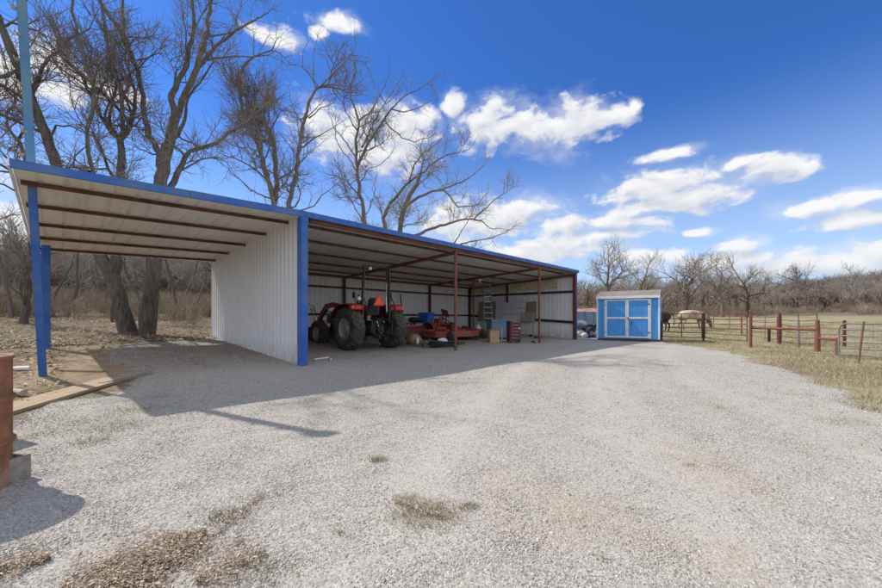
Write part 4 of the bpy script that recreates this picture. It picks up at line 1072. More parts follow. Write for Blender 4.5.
def far_proto(seed, r=0.15, rmin=0.0165, mats=('wood_trunk', 'wood_twig'), dens=1.0, lenk=1.0):
    tr = Tree(seed, rmin=rmin, split=10, dens=dens, seg=3.0, sides=(3, 3, 3), gnarl=0.4, up=0.12); tr.lenk = lenk; q = tr.r
    tr.T.tube([(0, 0, 0), (.05, 0, .6), (0, .1, 1.2)], [r * .9, r * .8, r * .7], 3, cap=False); tr.nmin = 3
    for k in range(5):
        a = k * 1.26 + q.random(); tr.branch(Vector((0, .1, 1.2)), Vector((math.cos(a), math.sin(a), 1.3)), r * .66)
    return tr.build('far_tmpl', (0, 0, 0), 'x', None, mats)
FP = [far_proto(400 + i) for i in range(6)]
for t in FP: t['h'] = zmax(t)
S1 = []
for _ in range(2100):
    px = ri.uniform(430, 960); Z = 98 + 230 * ri.random() ** 1.25
    if px < 700: Z = 95 + 150 * ri.random() ** 1.5
    x, y = AT(px, Z); S1.append((x, y, ri.uniform(6.0, 9.0) * (1 if px < 780 else 1.12), ri.uniform(0, 6.28), ri.randrange(6)))
mass('far_woods', 'grey bare woods covering the low hill beyond the pasture', S1, FP)
S2 = []
for _ in range(1100):
    px = ri.uniform(-170, 330); Z = 55 + 130 * ri.random() ** 1.2
    x, y = AT(px, Z); S2.append((x, y, ri.uniform(6.5, 9.5), ri.uniform(0, 6.28), ri.randrange(6)))
mass('hillside_woods', 'grey brown bare woods on the rise behind the carport', S2, FP)
# brush
def bush_proto(seed):
    tr = Tree(seed, rmin=0.006, split=10, dens=.8, seg=2.0, sides=(3, 3, 3), gnarl=0.4, up=0.2); q = tr.r
    for k in range(9):
        a = q.uniform(0, 6.28); tr.branch(Vector((q.gauss(0, .15), q.gauss(0, .15), 0)), Vector((math.cos(a) * .7, math.sin(a) * .7, 1.1)), q.uniform(.014, .026))
    return tr.build('bush_tmpl', (0, 0, 0), 'x')
BP = [bush_proto(500 + i) for i in range(4)]
for t in BP: t['h'] = zmax(t)
MAT['brush'] = simple('brush', (0.33, 0.275, 0.205), 0.95, var=0.35, scale=0.8, spec=0.1)
S3 = []
for _ in range(560):
    px = ri.uniform(-20, 255); Z = ri.uniform(18, 55); x, y = AT(px, Z); a, d = inyard(x, y)
    if d < 10.5: continue
    S3.append((x, y, ri.uniform(0.8, 2.1), ri.uniform(0, 6.28), ri.randrange(4)))
mass('undergrowth', 'tangled tan brush between the trunks behind the carport', S3, BP, 'brush')
S4 = []
for _ in range(620):
    px = ri.uniform(560, 910); Z = ri.uniform(56, 90)
    if px > 768: Z = ri.uniform(86, 108)
    if px > 852: Z = ri.uniform(72, 100)
    x, y = AT(px, Z); S4.append((x, y, ri.uniform(0.7, 2.9), ri.uniform(0, 6.28), ri.randrange(4)))
mass('pasture_thicket', 'low grey brush at the foot of the trees beyond the pasture', S4, BP, 'brush')
for t in FP + BP:
    for c in list(t.children): bpy.data.objects.remove(c)
    bpy.data.objects.remove(t)

# ================================================================ SKY, SUN, CAMERA
SUN = Vector((-0.87, 0.325, 1.0)).normalized()
def world():
    w = bpy.data.worlds.new('World'); scene.world = w; w.use_nodes = True; t = NT(w.node_tree)
    bg = w.node_tree.nodes['Background']
    sky = t.node('ShaderNodeTexSky', sky_type='NISHITA'); sky.sun_disc = False
    el = math.asin(SUN.z); sky.sun_elevation = el; sky.sun_rotation = math.atan2(SUN.x, SUN.y)
    sky.air_density = 1.0; sky.dust_density = 0.3; sky.ozone_density = 2.2; sky.altitude = 300
    v = t.node('ShaderNodeTexCoord').outputs['Generated']; s = t.sep(v)
    az = t.math('ARCTAN2', s[0], s[1]); elv = t.math('ARCSINE', s[2])
    p = t.comb(az, elv, 0.0)
    wn = t.noise(t.vmath('MULTIPLY', p, (1.0, 1.7, 1)), 7.0, 3, 0.5, out=1)
    pw = t.vmath('ADD', p, t.vmath('MULTIPLY', t.vmath('SUBTRACT', wn, (0.5, 0.5, 0.5)), (0.075, 0.045, 0)))
    blobs = [(456, 106, 15, 15), (492, 126, 40, 26), (535, 128, 40, 22), (575, 122, 38, 27), (612, 119, 26, 18), (632, 105, 12, 8),
             (345, 132, 48, 30), (400, 130, 36, 30), (428, 112, 14, 14), (385, 155, 50, 22),
             (283, 40, 30, 13), (335, 22, 30, 10), (318, 33, 10, 12),
             (78, 80, 46, 22), (45, 62, 40, 26), (120, 95, 30, 14), (62, 92, 26, 14), (15, 80, 34, 26),
             (670, 154, 34, 9), (768, 170, 40, 17), (797, 172, 16, 11), (742, 163, 26, 6),
             (655, 188, 66, 18), (694, 197, 50, 17), (640, 208, 42, 12), (622, 223, 50, 10),
             (515, 214, 44, 20), (560, 226, 36, 10), (470, 222, 60, 22), (812, 208, 52, 10), (862, 194, 40, 10), (858, 216, 60, 10),
             (697, 230, 16, 5), (736, 244, 32, 9), (840, 260, 150, 17), (715, 262, 90, 12), (875, 250, 50, 16), (770, 270, 120, 12), (540, 250, 80, 15), (600, 238, 50, 8), (648, 256, 60, 8), (15, 225, 90, 45)]
    def field(pv):
        f = None
        for cx, cy, rx, ry in blobs:
            a0 = math.atan((cx - HX) / F); e0 = math.atan((HY - cy) / F * math.cos(a0))
            ra = rx / F * math.cos(a0) ** 2 * 1.08; re = ry / F * math.cos(a0) * math.cos(e0) ** 2 * 1.08
            q = t.vmath('MULTIPLY', t.vmath('SUBTRACT', pv, (a0, e0, 0)), (1 / ra, 1 / re, 0))
            g = t.math('SUBTRACT', 1.0, t.vmath('LENGTH', q))
            f = g if f is None else t.math('SMOOTH_MAX', f, g, 0.12)
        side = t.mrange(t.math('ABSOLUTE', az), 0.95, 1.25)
        fill_clouds = t.math('SUBTRACT', t.math('MULTIPLY', t.noise(t.vmath('MULTIPLY', p, (1, 2.6, 1)), 2.4, 3, 0.5), 2.4), 0.75)  # cloud cover added out of view to lift the ambient light
        return t.math('MAXIMUM', f, t.math('SUBTRACT', t.math('MULTIPLY', fill_clouds, side), t.math('MULTIPLY', t.math('SUBTRACT', 1.0, side), 3.0))), side
    up = (-0.010, 0.020, 0)
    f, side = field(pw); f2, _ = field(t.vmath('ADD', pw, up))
    pn = t.vmath('MULTIPLY', pw, (1.0, 1.6, 1.0)); pn2 = t.vmath('ADD', pn, (-0.010, 0.032, 0))
    n1 = t.noise(pn, 17.0, 9, 0.56, 0.0); n2 = t.noise(pn2, 17.0, 5, 0.52, 0.0)
    A = 2.6
    dens = t.math('ADD', f, t.math('MULTIPLY', t.math('SUBTRACT', n1, 0.53), A))
    dens2 = t.math('ADD', f2, t.math('MULTIPLY', t.math('SUBTRACT', n2, 0.53), A))
    mask = t.mrange(dens, -0.16, 0.55, 0, 1, True)
    thin = t.mrange(t.math('ADD', f, t.math('MULTIPLY', t.math('SUBTRACT', t.noise(pn, 5.0, 7, 0.68), 0.5), 3.6)), -0.4, 1.1, 0, 0.62, True)
    mask = t.math('MAXIMUM', mask, thin)
    lit = t.math('ADD', 0.56, t.math('MULTIPLY', t.math('SUBTRACT', dens, dens2), 0.75))
    lit = t.math('SUBTRACT', lit, t.mrange(dens, 0.3, 1.0, 0, 0.20), clamp=True)
    cloud = t.mix(lit, (5.0, 5.3, 6.1), (7.9, 7.9, 8.0))
    low = t.mrange(elv, 0.0, 0.22)
    cloud = t.mix(low, t.mix(0.45, cloud, (6.0, 6.7, 7.9)), cloud)
    skyc = t.mix(1.0, sky.outputs[0], (0.36, 0.74, 1.36), 'MULTIPLY')
    skyc = t.mix(t.mrange(elv, 0.50, 0.0, 0, 0.80, True), skyc, (5.2, 6.9, 8.9))
    cloud = t.vmath('SCALE', cloud, scale=t.math('ADD', 1.0, t.math('MULTIPLY', side, 0.30)))  # the added unseen clouds are brightened further as fill light
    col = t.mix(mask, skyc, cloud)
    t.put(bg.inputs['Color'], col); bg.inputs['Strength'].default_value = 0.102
    w.cycles.sampling_method = 'MANUAL'; w.cycles.sample_map_resolution = 512
world()
L = bpy.data.lights.new('sun', 'SUN'); L.energy = 3.85; L.angle = R(0.53); L.color = (1.0, 0.945, 0.86)
so = bpy.data.objects.new('sun', L); COL.objects.link(so); so.rotation_euler = SUN.to_track_quat('Z', 'Y').to_euler(); so.location = (-20, 8, 30)
cam = bpy.data.cameras.new('camera'); co = bpy.data.objects.new('camera', cam); COL.objects.link(co); scene.camera = co
cam.sensor_width = 36; cam.lens = 36 * F / 882; cam.shift_y = (HY - 294) / 882; cam.clip_start = 0.05; cam.clip_end = 3000
co.location = (0, 0, CH); co.rotation_euler = (R(90), 0, 0)
scene.view_settings.view_transform = 'Standard'; scene.view_settings.look = 'None'; scene.view_settings.gamma = 1; scene.view_settings.exposure = 0.25
scene.view_settings.use_curve_mapping = False
scene.cycles.use_denoising = True; scene.cycles.max_bounces = 8; scene.cycles.diffuse_bounces = 7; scene.cycles.glossy_bounces = 2; scene.cycles.transparent_max_bounces = 4
# ================================================================ TRACTOR
def wheel(parent, loc, Rr, wd, rim, lugs, side, name='wheel'):
    w = empty(name, loc); w.parent = parent
    h = wd / 2
    prof = [(rim, -h * .72), (rim + .03, -h * .86), (rim + (Rr - rim) * .45, -h * 1.0), (Rr * .93, -h * .9), (Rr * .955, -h * .6), (Rr * .96, 0), (Rr * .955, h * .6), (Rr * .93, h * .9), (rim + (Rr - rim) * .45, h * 1.0), (rim + .03, h * .86), (rim, h * .72)]
    m = MB(); m.lathe(prof, axis='X', n=48)
    for k in range(lugs):
        for sd in (-1, 1):
            a0 = 2 * math.pi * (k + (0.5 if sd > 0 else 0)) / lugs
            prev = None
            pts = []
            for j in range(5):
                t = j / 4; x = sd * h * (0.04 + 0.98 * t); a = a0 - 0.20 * t * (22 / lugs)
                r1 = Rr * (1.0 if t < .8 else .965 if t < 1 else .90); r0 = r1 - Rr * .075
                pts.append((x, a, r0, r1))
            vs = []; da = 0.052 * (20 / lugs)
            for x, a, r0, r1 in pts:
                for aa, rr in ((a - da * 1.2, r0), (a + da * 1.2, r0), (a + da * .8, r1), (a - da * .8, r1)):
                    vs.append((x, rr * math.cos(aa), rr * math.sin(aa)))
            fs = [(3, 2, 1, 0), (16, 17, 18, 19)]
            for j in range(4):
                for e in range(4): q = 4 * j + e; z = 4 * j + (e + 1) % 4; fs.append((q, z, z + 4, q + 4))
            m.add(vs, fs)
    m.build('tyre', 'rubber', w, smooth=True)
    o = side
    pr = [(rim + .005, -h * .74), (rim + .02, -h * .8), (rim - .015, -h * .7), (rim - .03, 0), (rim - .015, h * .7), (rim + .02, h * .8), (rim + .005, h * .74)]
    d = MB(); d.lathe(pr, axis='X', n=40)
    d.lathe([(rim - .025, o * h * .3), (rim * .72, o * h * .12), (rim * .66, o * h * .42), (rim * .34, o * h * .48), (rim * .30, o * h * .62), (0.0, o * h * .62)], axis='X', n=40)
    d.build('rim', 'rim_grey', w, smooth=True)
    b = MB()
    for k in range(8):
        a = k * math.pi / 4; c = (o * h * .50, rim * .5 * math.cos(a), rim * .5 * math.sin(a)); b.lathe([(0, 0), (0.016, 0), (0.016, 0.03), (0, 0.03)], (c[0], c[1], c[2]), axis='X', n=6)
    b.build('wheel_bolts', 'chrome', w)
    return w
def tractor():
    ox, oy = -2.28, 12.02
    z0 = gh(ox, oy)
    t = empty('farm_tractor', (ox, oy, z0), ROT + R(-2), 'red farm tractor with front loader and black roll bar parked in the barn', 'tractor')
    for s in (-1, 1):
        wheel(t, (s * 0.80, 0, 0.67), 0.67, 0.42, 0.33, 20, s)
        wheel(t, (s * 0.80, 2.02, 0.46), 0.46, 0.30, 0.235, 18, s)
    # chassis
    m = MB(); m.b2(-.19, .19, -.32, 1.0, .48, .92); m.b2(-.15, .15, 1.0, 2.5, .50, .82); m.b2(-.24, .24, -.38, .1, .42, .80)
    m.build('chassis', 'black_steel', t, bevel=.02)
    MB().lathe([(0.09, -.66), (0.13, -.5), (.12, -.25), (.12, .25), (.13, .5), (.09, .66)], (0, 0, .67), axis='X', n=16).build('rear_axle', 'black_steel', t, smooth=True)
    MB().lathe([(0.06, -.66), (0.07, -.3), (.1, -.1), (.1, .1), (.07, .3), (.06, .66)], (0, 2.02, .46), axis='X', n=14).build('front_axle', 'black_steel', t, smooth=True)
    # hood : loft of rounded sections
    m = MB(); vs = []; fs = []; secs = [(.92, .30, .86, 1.36), (1.3, .31, .84, 1.37), (2.0, .30, .82, 1.31), (2.42, .285, .80, 1.22), (2.56, .25, .82, 1.12)]
    for y, w, zb, zt in secs:
        for x, z in ((-w, zb), (-w, zt - .12), (-w * .86, zt - .03), (-w * .5, zt), (w * .5, zt), (w * .86, zt - .03), (w, zt - .12), (w, zb)): vs.append((x, y, z))
    for i in range(len(secs) - 1):
        for j in range(8): a = i * 8 + j; b = i * 8 + (j + 1) % 8; fs.append((a, b, b + 8, a + 8))
    fs += [tuple(range(7, -1, -1)), tuple(32 + j for j in range(8))]
    m.add(vs, fs); hood = m.build('hood', 'tractor_red', t, smooth=True, bevel=.01)
    MB().b2(-.2, .2, 2.56, 2.585, .84, 1.08).build('grille', 'black_plastic', hood)
    m = MB(); m.tube([(.28, 1.25, 1.3), (.28, 1.25, 1.75), (.29, 1.2, 1.82)], .025, 10); m.build('exhaust_pipe', 'black_steel', t, smooth=True)
    # dash, steering wheel
    MB().box((0, .86, 1.18), (.42, .2, .62), taper=.8).build('dashboard', 'black_plastic', t, bevel=.02)
    m = MB(); rot = Matrix.Rotation(R(28), 3, 'X')
    ring = [rot @ Vector((.2 * math.cos(a), .2 * math.sin(a), 0)) + Vector((0, .62, 1.56)) for a in [k * 2 * math.pi / 24 for k in range(25)]]
    m.tube(ring, .015, 8, cap=False)
    for k in range(3): a = k * 2.09; m.tube([Vector((0, .62, 1.56)), rot @ Vector((.2 * math.cos(a), .2 * math.sin(a), 0)) + Vector((0, .62, 1.56))], .01, 6)
    m.tube([(0, .62, 1.56), (0, .78, 1.38)], .025, 8); m.build('steering_wheel', 'black_plastic', t, smooth=True)
    # platform and fenders
    MB().b2(-.62, .62, .15, .95, .66, .70).build('footstep_platform', 'black_steel', t, bevel=.008)
    for s in (-1, 1):
        m = MB(); prof = []
        A = [R(a) for a in (200, 172, 150, 125, 100, 75, 52, 30, 12)]     # front to rear, angle from +Y
        outer = []
        for a in A:
            yy = -0.73 * math.cos(math.pi - a) * -1 * -1; outer.append((0.74 * math.cos(a) * -1 * -1, 0.74 * math.sin(a)))
        vs = []; fs = []
        pts = [(0.80, .98), (0.70, 1.22), (.52, 1.37), (.28, 1.43), (0.0, 1.45), (-.28, 1.43), (-.40, 1.36), (-.43, 1.24)]
        for y, z in pts:
            for x in (s * .52, s * .56, s * .96, s * 1.0):
                dz = -0.035 if x == s * 1.0 else 0
                vs.append((x, y, z + dz))
        n = 4
        for i in range(len(pts) - 1):
            for j in range(n - 1): a = i * n + j; fs.append((a, a + 1, a + n + 1, a + n))
        m.add(vs, fs)
        # inner side plate
        base = [(p[0], p[1]) for p in pts]; vs2 = [(s * .52, y, z) for y, z in base] + [(s * .52, .78, .70), (s * .52, -.36, .70)]
        m.add(vs2, [tuple(range(8)) + (9, 8)[::-1]])
        o = m.build('fender', 'tractor_red', t, smooth=True); md = o.modifiers.new('t', 'SOLIDIFY'); md.thickness = .018; md.offset = 0
        MB().box((s * .76, -.455, 1.33), (.24, .06, .12)).build('tail_light', 'lamp_red', o, bevel=.012)
        MB().box((s * .93, -.455, 1.33), (.08, .06, .10)).build('turn_signal', 'lamp_orange', o, bevel=.012)
    # seat
    m = MB(); m.box((0, .12, 1.16), (.48, .46, .13)); se = m.build('seat', 'seat_black', t, bevel=.04)
    MB().box((0, -.14, 1.42), (.46, .12, .46), Matrix.Rotation(R(8), 3, 'X'), .85).build('seat_back', 'seat_black', se, bevel=.045)
    # roll bar
    for s in (-1, 1):
        m = MB(); m.bar((s * .50, -.30, .80), (s * .50, -.30, 1.60), .075, .085, (0, 1, 0)); m.bar((s * .50, -.30, 1.60), (s * .47, -.36, 2.62), .065, .075, (0, 1, 0))
        m.box((s * .5, -.30, 1.6), (.10, .13, .12)); m.box((s * .49, -.33, 2.1), (.085, .095, .05)); m.build('roll_bar_post', 'black_plastic', t, bevel=.008)
        m = MB(); m.tube([(s * .43, -.25, 1.65), (s * .42, -.29, 2.15)], .014, 8); m.tube([(s * .44, -.26, 1.2), (s * .43, -.25, 1.7)], .024, 8); m.build('gas_strut', 'chrome', t, smooth=True)
    MB().bar((-.5, -.36, 2.62), (.5, -.36, 2.62), .045, .045).build('roll_bar_crosspiece', 'black_steel', t, bevel=.01)
    m = MB(); m.lathe([(0, -.04), (.055, -.04), (.065, .02), (0.06, .04), (0, .045)], (-.64, -.32, 1.60), axis='Y', n=16); m.tube([(-.52, -.3, 1.55), (-.64, -.29, 1.58)], .012, 6); m.build('work_lamp', 'white_plastic', t, smooth=True)
    m = MB(); m.lathe([(0, -.04), (.05, -.04), (.055, .03), (0, .04)], (-.27, -.37, 2.55), axis='Y', n=14); m.build('work_lamp', 'white_plastic', t, smooth=True)
    m = MB(); m.box((.60, -.26, 1.72), (.03, .10, .22)); m.tube([(.5, -.3, 1.65), (.60, -.27, 1.7)], .012, 6); m.build('mirror', 'black_plastic', t, bevel=.01)
    m = MB(); m.box((-.62, .02, 1.72), (.03, .12, .20)); m.tube([(-.5, -.28, 1.62), (-.62, .0, 1.66)], .012, 6); m.build('mirror', 'black_plastic', t, bevel=.01)
    # slow vehicle triangle
    tri = MB(); s3 = .21; tri.prism([(-s3, -s3 * .62), (s3, -s3 * .62), (s3 * .16, s3 * 1.08), (-s3 * .16, s3 * 1.08)], -.012, .012, 'Y')
    o = tri.build('slow_vehicle_sign', 'lamp_red', t); o.location = (.02, -.42, 1.52)
    tri = MB(); s3 = .155; tri.prism([(-s3, -s3 * .6), (s3, -s3 * .6), (s3 * .05, s3 * 1.05), (-s3 * .05, s3 * 1.05)], -.018, -.013, 'Y'); tri.build('orange_center', 'orange', o)
    MB().box((.02, -.39, 1.37), (.06, .03, .5)).build('sign_bracket', 'black_steel', o.parent)
    # hitch
    for s in (-1, 1):
        m = MB(); m.bar((s * .22, -.25, .52), (s * .36, -.98, .42), .035, .08); m.tube([(s * .2, -.3, 1.0), (s * .32, -.72, .9)], .03, 8); m.tube([(s * .32, -.72, .9), (s * .33, -.7, .45)], .022, 8); m.ell((s * .36, -1.0, .42), (.03, .06, .06)); m.build('lift_arm', 'black_steel', t)
    m = MB(); m.tube([(0, -.3, 1.0), (0, -.75, .88)], .026, 8); m.tube([(0, -.36, .9), (.02, -.5, .55)], .02, 6); m.build('top_link', 'chrome', t, smooth=True)
    m = MB(); m.lathe([(0, 0), (.1, 0), (.13, -.14), (.11, -.2), (.05, -.2), (.035, -.26), (0, -.26)], (0, -.38, .62), axis='Y', n=16); m.bar((0, -.2, .38), (0, -.85, .36), .09, .03); m.build('drawbar', 'black_steel', t, smooth=True)
    m = MB()
    for k in range(4): m.tube([(-.12 + .08 * k, -.36, 1.0), (-.13 + .085 * k, -.5, .98 + .02 * k), (-.12 + .08 * k, -.48, .8), (-.05 + .03 * k, -.36, .72)], .011, 6)
    m.build('hydraulic_hoses', 'black_plastic', t, smooth=True)
    # loader
    for s in (-1, 1):
        x = s * .48
        MB().prism([(1.02, .55), (1.30, .55), (1.22, 1.42), (1.0, 1.42)], x - .04, x + .04, 'X').build('loader_post', 'tractor_red', t, bevel=.01)
        poly = [(1.02, 1.46), (1.6, 1.55), (2.15, 1.50), (2.55, 1.20), (3.05, .48), (3.0, .38), (2.90, .40), (2.40, 1.06), (2.05, 1.33), (1.6, 1.38), (1.04, 1.32)]
        MB().prism(poly, x - .035, x + .035, 'X').build('loader_arm', 'tractor_red', t, bevel=.008)
        m = MB(); m.tube([(x, 1.25, .8), (x, 1.75, 1.1)], .04, 10); m.tube([(x, 1.7, 1.07), (x, 2.15, 1.36)], .022, 8); m.build('loader_cylinder', 'chrome', t, smooth=True)
        m = MB(); m.tube([(x - s * .1, 2.2, 1.35), (x - s * .1, 2.7, .98)], .035, 10); m.tube([(x - s * .1, 2.68, 1.0), (x - s * .1, 3.02, .75)], .02, 8); m.build('tilt_cylinder', 'black_steel', t, smooth=True)
    vs = [(3.02, .62), (3.02, .12), (3.1, .04), (3.62, .02), (3.62, .05), (3.14, .08), (3.06, .16), (3.07, .66)]
    m = MB(); m.prism(vs, -.80, .80, 'X'); m.prism([(3.04, .6), (3.04, .1), (3.1, .05), (3.6, .04)], -.82, -.80, 'X'); m.prism([(3.04, .6), (3.04, .1), (3.1, .05), (3.6, .04)], .80, .82, 'X'); m.build('loader_bucket', 'dark_red', t)
    m = MB()
    for x in (-.34, -.17, 0, .17, .34): m.tube([(x, 2.66, .65), (x, 2.68, 1.25)], .014, 6)
    for z in (.7, .9, 1.1, 1.25): m.tube([(-.36, 2.68, z), (.36, 2.68, z)], .014, 6)
    m.build('brush_guard', 'galv', t, smooth=True)
    m = MB(); m.tube([(-.66, 2.4, .95), (-.72, 2.62, 1.42), (-.70, 3.1, 1.52)], .014, 6); m.tube([(-.62, 2.75, .9), (-.68, 2.95, 1.36)], .012, 6); m.tube([(-.70, 2.55, 1.25), (-.66, 3.05, 1.36)], .012, 6); m.build('guard_rail', 'black_steel', t)
tractor()

# ================================================================ THINGS IN THE BARN
def at_b(a, d, name, label, cat, rz=0.0, group=None, dz=0.0):
    x, y = B(a, d); return empty(name, (x, y, gh(x, y) + dz), ROT + rz, label, cat, group)
# rotary cutter
t = at_b(8.2, 2.9, 'rotary_cutter', 'wide flat red rotary cutter deck lying on the barn floor behind the front red post', 'mower', R(-6))
m = MB(); m.prism([(-1.35, -.55), (-1.1, -.85), (1.1, -.85), (1.35, -.55), (1.35, .6), (-1.35, .6)], .34, .375); m.build('deck', 'cutter_red', t, bevel=.006)
m = MB()
pts = [(-1.35, -.55), (-1.1, -.85), (1.1, -.85), (1.35, -.55), (1.35, .6), (-1.35, .6), (-1.35, -.55)]
for p, q in zip(pts[:-1], pts[1:]): m.bar((p[0], p[1], .235), (q[0], q[1], .235), .02, .22)
m.build('deck_skirt', 'cutter_red', t)
m = MB(); m.bar((-.9, -.85, .41), (-.9, .6, .41), .08, .06); m.bar((.9, -.85, .41), (.9, .6, .41), .08, .06); m.bar((-1.3, 0, .40), (1.3, 0, .40), .07, .05); m.build('deck_ribs', 'cutter_red', t)
m = MB(); m.box((0, -.05, .52), (.34, .34, .26)); m.tube([(0, .1, .55), (0, .75, .6)], .05, 10); m.lathe([(0, 0), (.12, 0), (.1, .08), (0, .1)], (0, -.05, .65), n=14); m.build('gearbox', 'dark_red', t, bevel=.015)
m = MB(); m.bar((-.4, .6, .4), (-.05, .7, 1.0), .05, .03); m.bar((.4, .6, .4), (.05, .7, 1.0), .05, .03); m.bar((0, .68, .98), (0, -.7, .45), .05, .02); m.build('hitch_frame', 'dark_red', t)
for s in (-1, 1):
    m = MB(); m.lathe([(.0, -.05), (.14, -.06), (.2, -.04), (.21, 0), (.2, .04), (.14, .06), (0, .05)], (s * .95, -1.05, .21), axis='X', n=20); m.build('tail_wheel', 'rubber', t, smooth=True)
    m = MB(); m.bar((s * .95 + .09, -1.05, .21), (s * .95 + .09, -.8, .42), .03, .05); m.build('wheel_fork', 'dark_red', t)
# box blade behind tractor
t = at_b(6.1, 3.5, 'box_scraper', 'dark red box scraper resting beside the tractor rear tyre', 'implement', R(12))
m = MB(); m.b2(-.85, .85, .25, .28, .12, .52); m.b2(-.85, .85, -.3, -.27, .12, .48); m.build('moldboard', 'dark_red', t, bevel=.004)
for s in (-1, 1): m = MB(); m.prism([(-.45, .02), (.4, .02), (.4, .5), (-.2, .58)], s * .86 - .012, s * .86 + .012, 'X'); m.build('end_plate', 'cutter_red', t)
m = MB(); m.b2(-.86, .86, -.06, .04, .50, .60); m.build('scarifier_beam', 'cutter_red', t)
for k in range(5): m = MB(); m.bar((-.6 + .3 * k, 0, .7), (-.6 + .3 * k, .03, .06), .03, .06, (0, 1, 0)); m.build('shank', 'black_steel', t)
m = MB(); m.bar((-.3, -.1, .58), (-.05, .35, 1.05), .05, .02); m.bar((.3, -.1, .58), (.05, .35, 1.05), .05, .02); m.build('hitch_frame', 'dark_red', t)
# tiller, orange-red, on the deck line
t = at_b(9.1, 4.6, 'rotary_tiller', 'bright red tiller with a rounded hood behind the cutter deck', 'tiller', R(5))
m = MB(); pr = [(math.cos(R(a)) * .38, .25 + math.sin(R(a)) * .36) for a in range(0, 181, 20)]; pr2 = [(x * .94, .25 + (z - .25) * .94) for x, z in reversed(pr)]
m.prism([(y, z) for y, z in pr] + pr2, -.8, .8, 'X'); m.build('tine_hood', 'cutter_red', t, smooth=True)
m = MB(); m.box((0, .0, .70), (.3, .3, .2)); m.b2(-.8, .8, .28, .36, .5, .6); m.build('gearbox', 'cutter_red', t, bevel=.015)
m = MB(); m.tube([(-.78, 0, .24), (.78, 0, .24)], .05, 10)
for k in range(12):
    for a in (0, 2.1, 4.2): aa = a + k * .5; x = -.72 + k * .13; m.bar((x, 0, .24), (x, .25 * math.cos(aa), .24 + .22 * math.sin(aa)), .05, .012)
m.build('tine_rotor', 'black_steel', t)
# blue bin on a low crate
t = at_b(APX(424, 4.9), 4.9, 'workbench', 'low dark bench against the back of the barn carrying the blue tub', 'bench')
MB().b2(-.95, .95, -.3, .3, .56, .60).build('bench_top', 'black_steel', t)
for sx in (-1, 1):
    for sy in (-1, 1): MB().b2(sx * .88 - .03, sx * .88 + .03, sy * .25 - .03, sy * .25 + .03, -.05, .56).build('leg', 'black_steel', t)
zb = 0.60
t = at_b(APX(426.5, 4.85), 4.85, 'plastic_tub', 'bright blue plastic tub standing on the low bench', 'tub', R(14), dz=zb)
m = MB(); m.add([(-.26, -.22, 0), (.26, -.22, 0), (.26, .22, 0), (-.26, .22, 0), (-.32, -.27, .44), (.32, -.27, .44), (.32, .27, .44), (-.32, .27, .44)], [(3, 2, 1, 0), (0, 1, 5, 4), (1, 2, 6, 5), (2, 3, 7, 6), (3, 0, 4, 7)]); o = m.build('tub_body', 'tub_blue', t); md = o.modifiers.new('t', 'SOLIDIFY'); md.thickness = .012
MB().b2(-.34, .34, -.29, .29, .44, .475).build('tub_lid', 'tub_blue', t, bevel=.012)
t = at_b(APX(416, 4.9), 4.9, 'tarp_roll', 'black rolled tarp lying on the bench left of the blue tub', 'tarp', R(90), dz=zb)
m = MB(); m.tube([(-.1, .45, .12), (0, .2, .13), (.02, -.1, .12), (0, -.3, .13)], [.11, .13, .12, .11], 12); m.build('tarp', 'black_plastic', t, smooth=True)
t = at_b(APX(445, 5.3), 5.3, 'tilted_panel', 'small maroon panel propped up at a slant by the back wall', 'panel', R(10))
m = MB(); m.box((0, 0, 1.02), (.55, .04, .40), Matrix.Rotation(R(-24), 3, 'X') @ Matrix.Rotation(R(10), 3, 'Y')); m.build('panel_face', 'dark_red', t, bevel=.005)
for s in (-1, 1): MB().bar((s * .18, .02, -.05), (s * .18, .06, .95), .04, .04).build('prop_leg', 'black_steel', t)
# rods leaning on the back wall
for k, (a, tilt) in enumerate(((8.1, .28), (8.4, -.12))):
    t = at_b(a, 6.25, 'steel_rod', ('dark rod leaning left against the back wall beside a red post', 'second dark rod crossing the first against the back wall')[k], 'rod')
    MB().tube([(tilt, 0, -.02), (-tilt, .55, 1.95)], .025, 8).build('rod', 'black_steel', t, smooth=True)
# gas can and motor bits
t = at_b(9.9, 4.0, 'fuel_can', 'small red fuel can standing past the right end of the cutter', 'can', R(30))
MB().b2(-.14, .14, -.1, .1, 0, .3).build('can_body', 'cutter_red', t, bevel=.03); m = MB(); m.tube([(.08, 0, .3), (.08, 0, .36), (.17, 0, .44)], .018, 8); m.build('spout', 'black_plastic', t); m = MB(); m.tube([(-.1, 0, .3), (-.08, 0, .36), (.02, 0, .36), (.04, 0, .3)], .014, 8); m.build('handle', 'cutter_red', t)
t = at_b(9.6, 3.3, 'engine_block', 'black small engine on the floor by the right end of the red deck', 'engine', R(-20))
MB().box((0, 0, .22), (.42, .34, .34)).build('crankcase', 'black_steel', t, bevel=.03); MB().lathe([(0, 0), (.15, 0), (.16, .1), (.1, .14), (0, .14)], (0, -.0, .38), n=18).build('flywheel_cover', 'dark_red', t, smooth=True); MB().box((.25, 0, .3), (.12, .2, .16)).build('muffler', 'galv', t, bevel=.015)
t = at_b(APX(478.5, 2.8), 2.8, 'water_jug', 'white plastic jug on a low block left of the green ladder', 'jug')
MB().lathe([(0, 0), (.11, 0), (.12, .03), (.12, .22), (.05, .32), (.035, .36), (0, .36)], (0, 0, .25), n=18).build('jug_body', 'white_plastic', t, smooth=True); MB().b2(-.2, .2, -.15, .15, 0, .25).build('wooden_stand', 'skid_wood', t, bevel=.01)
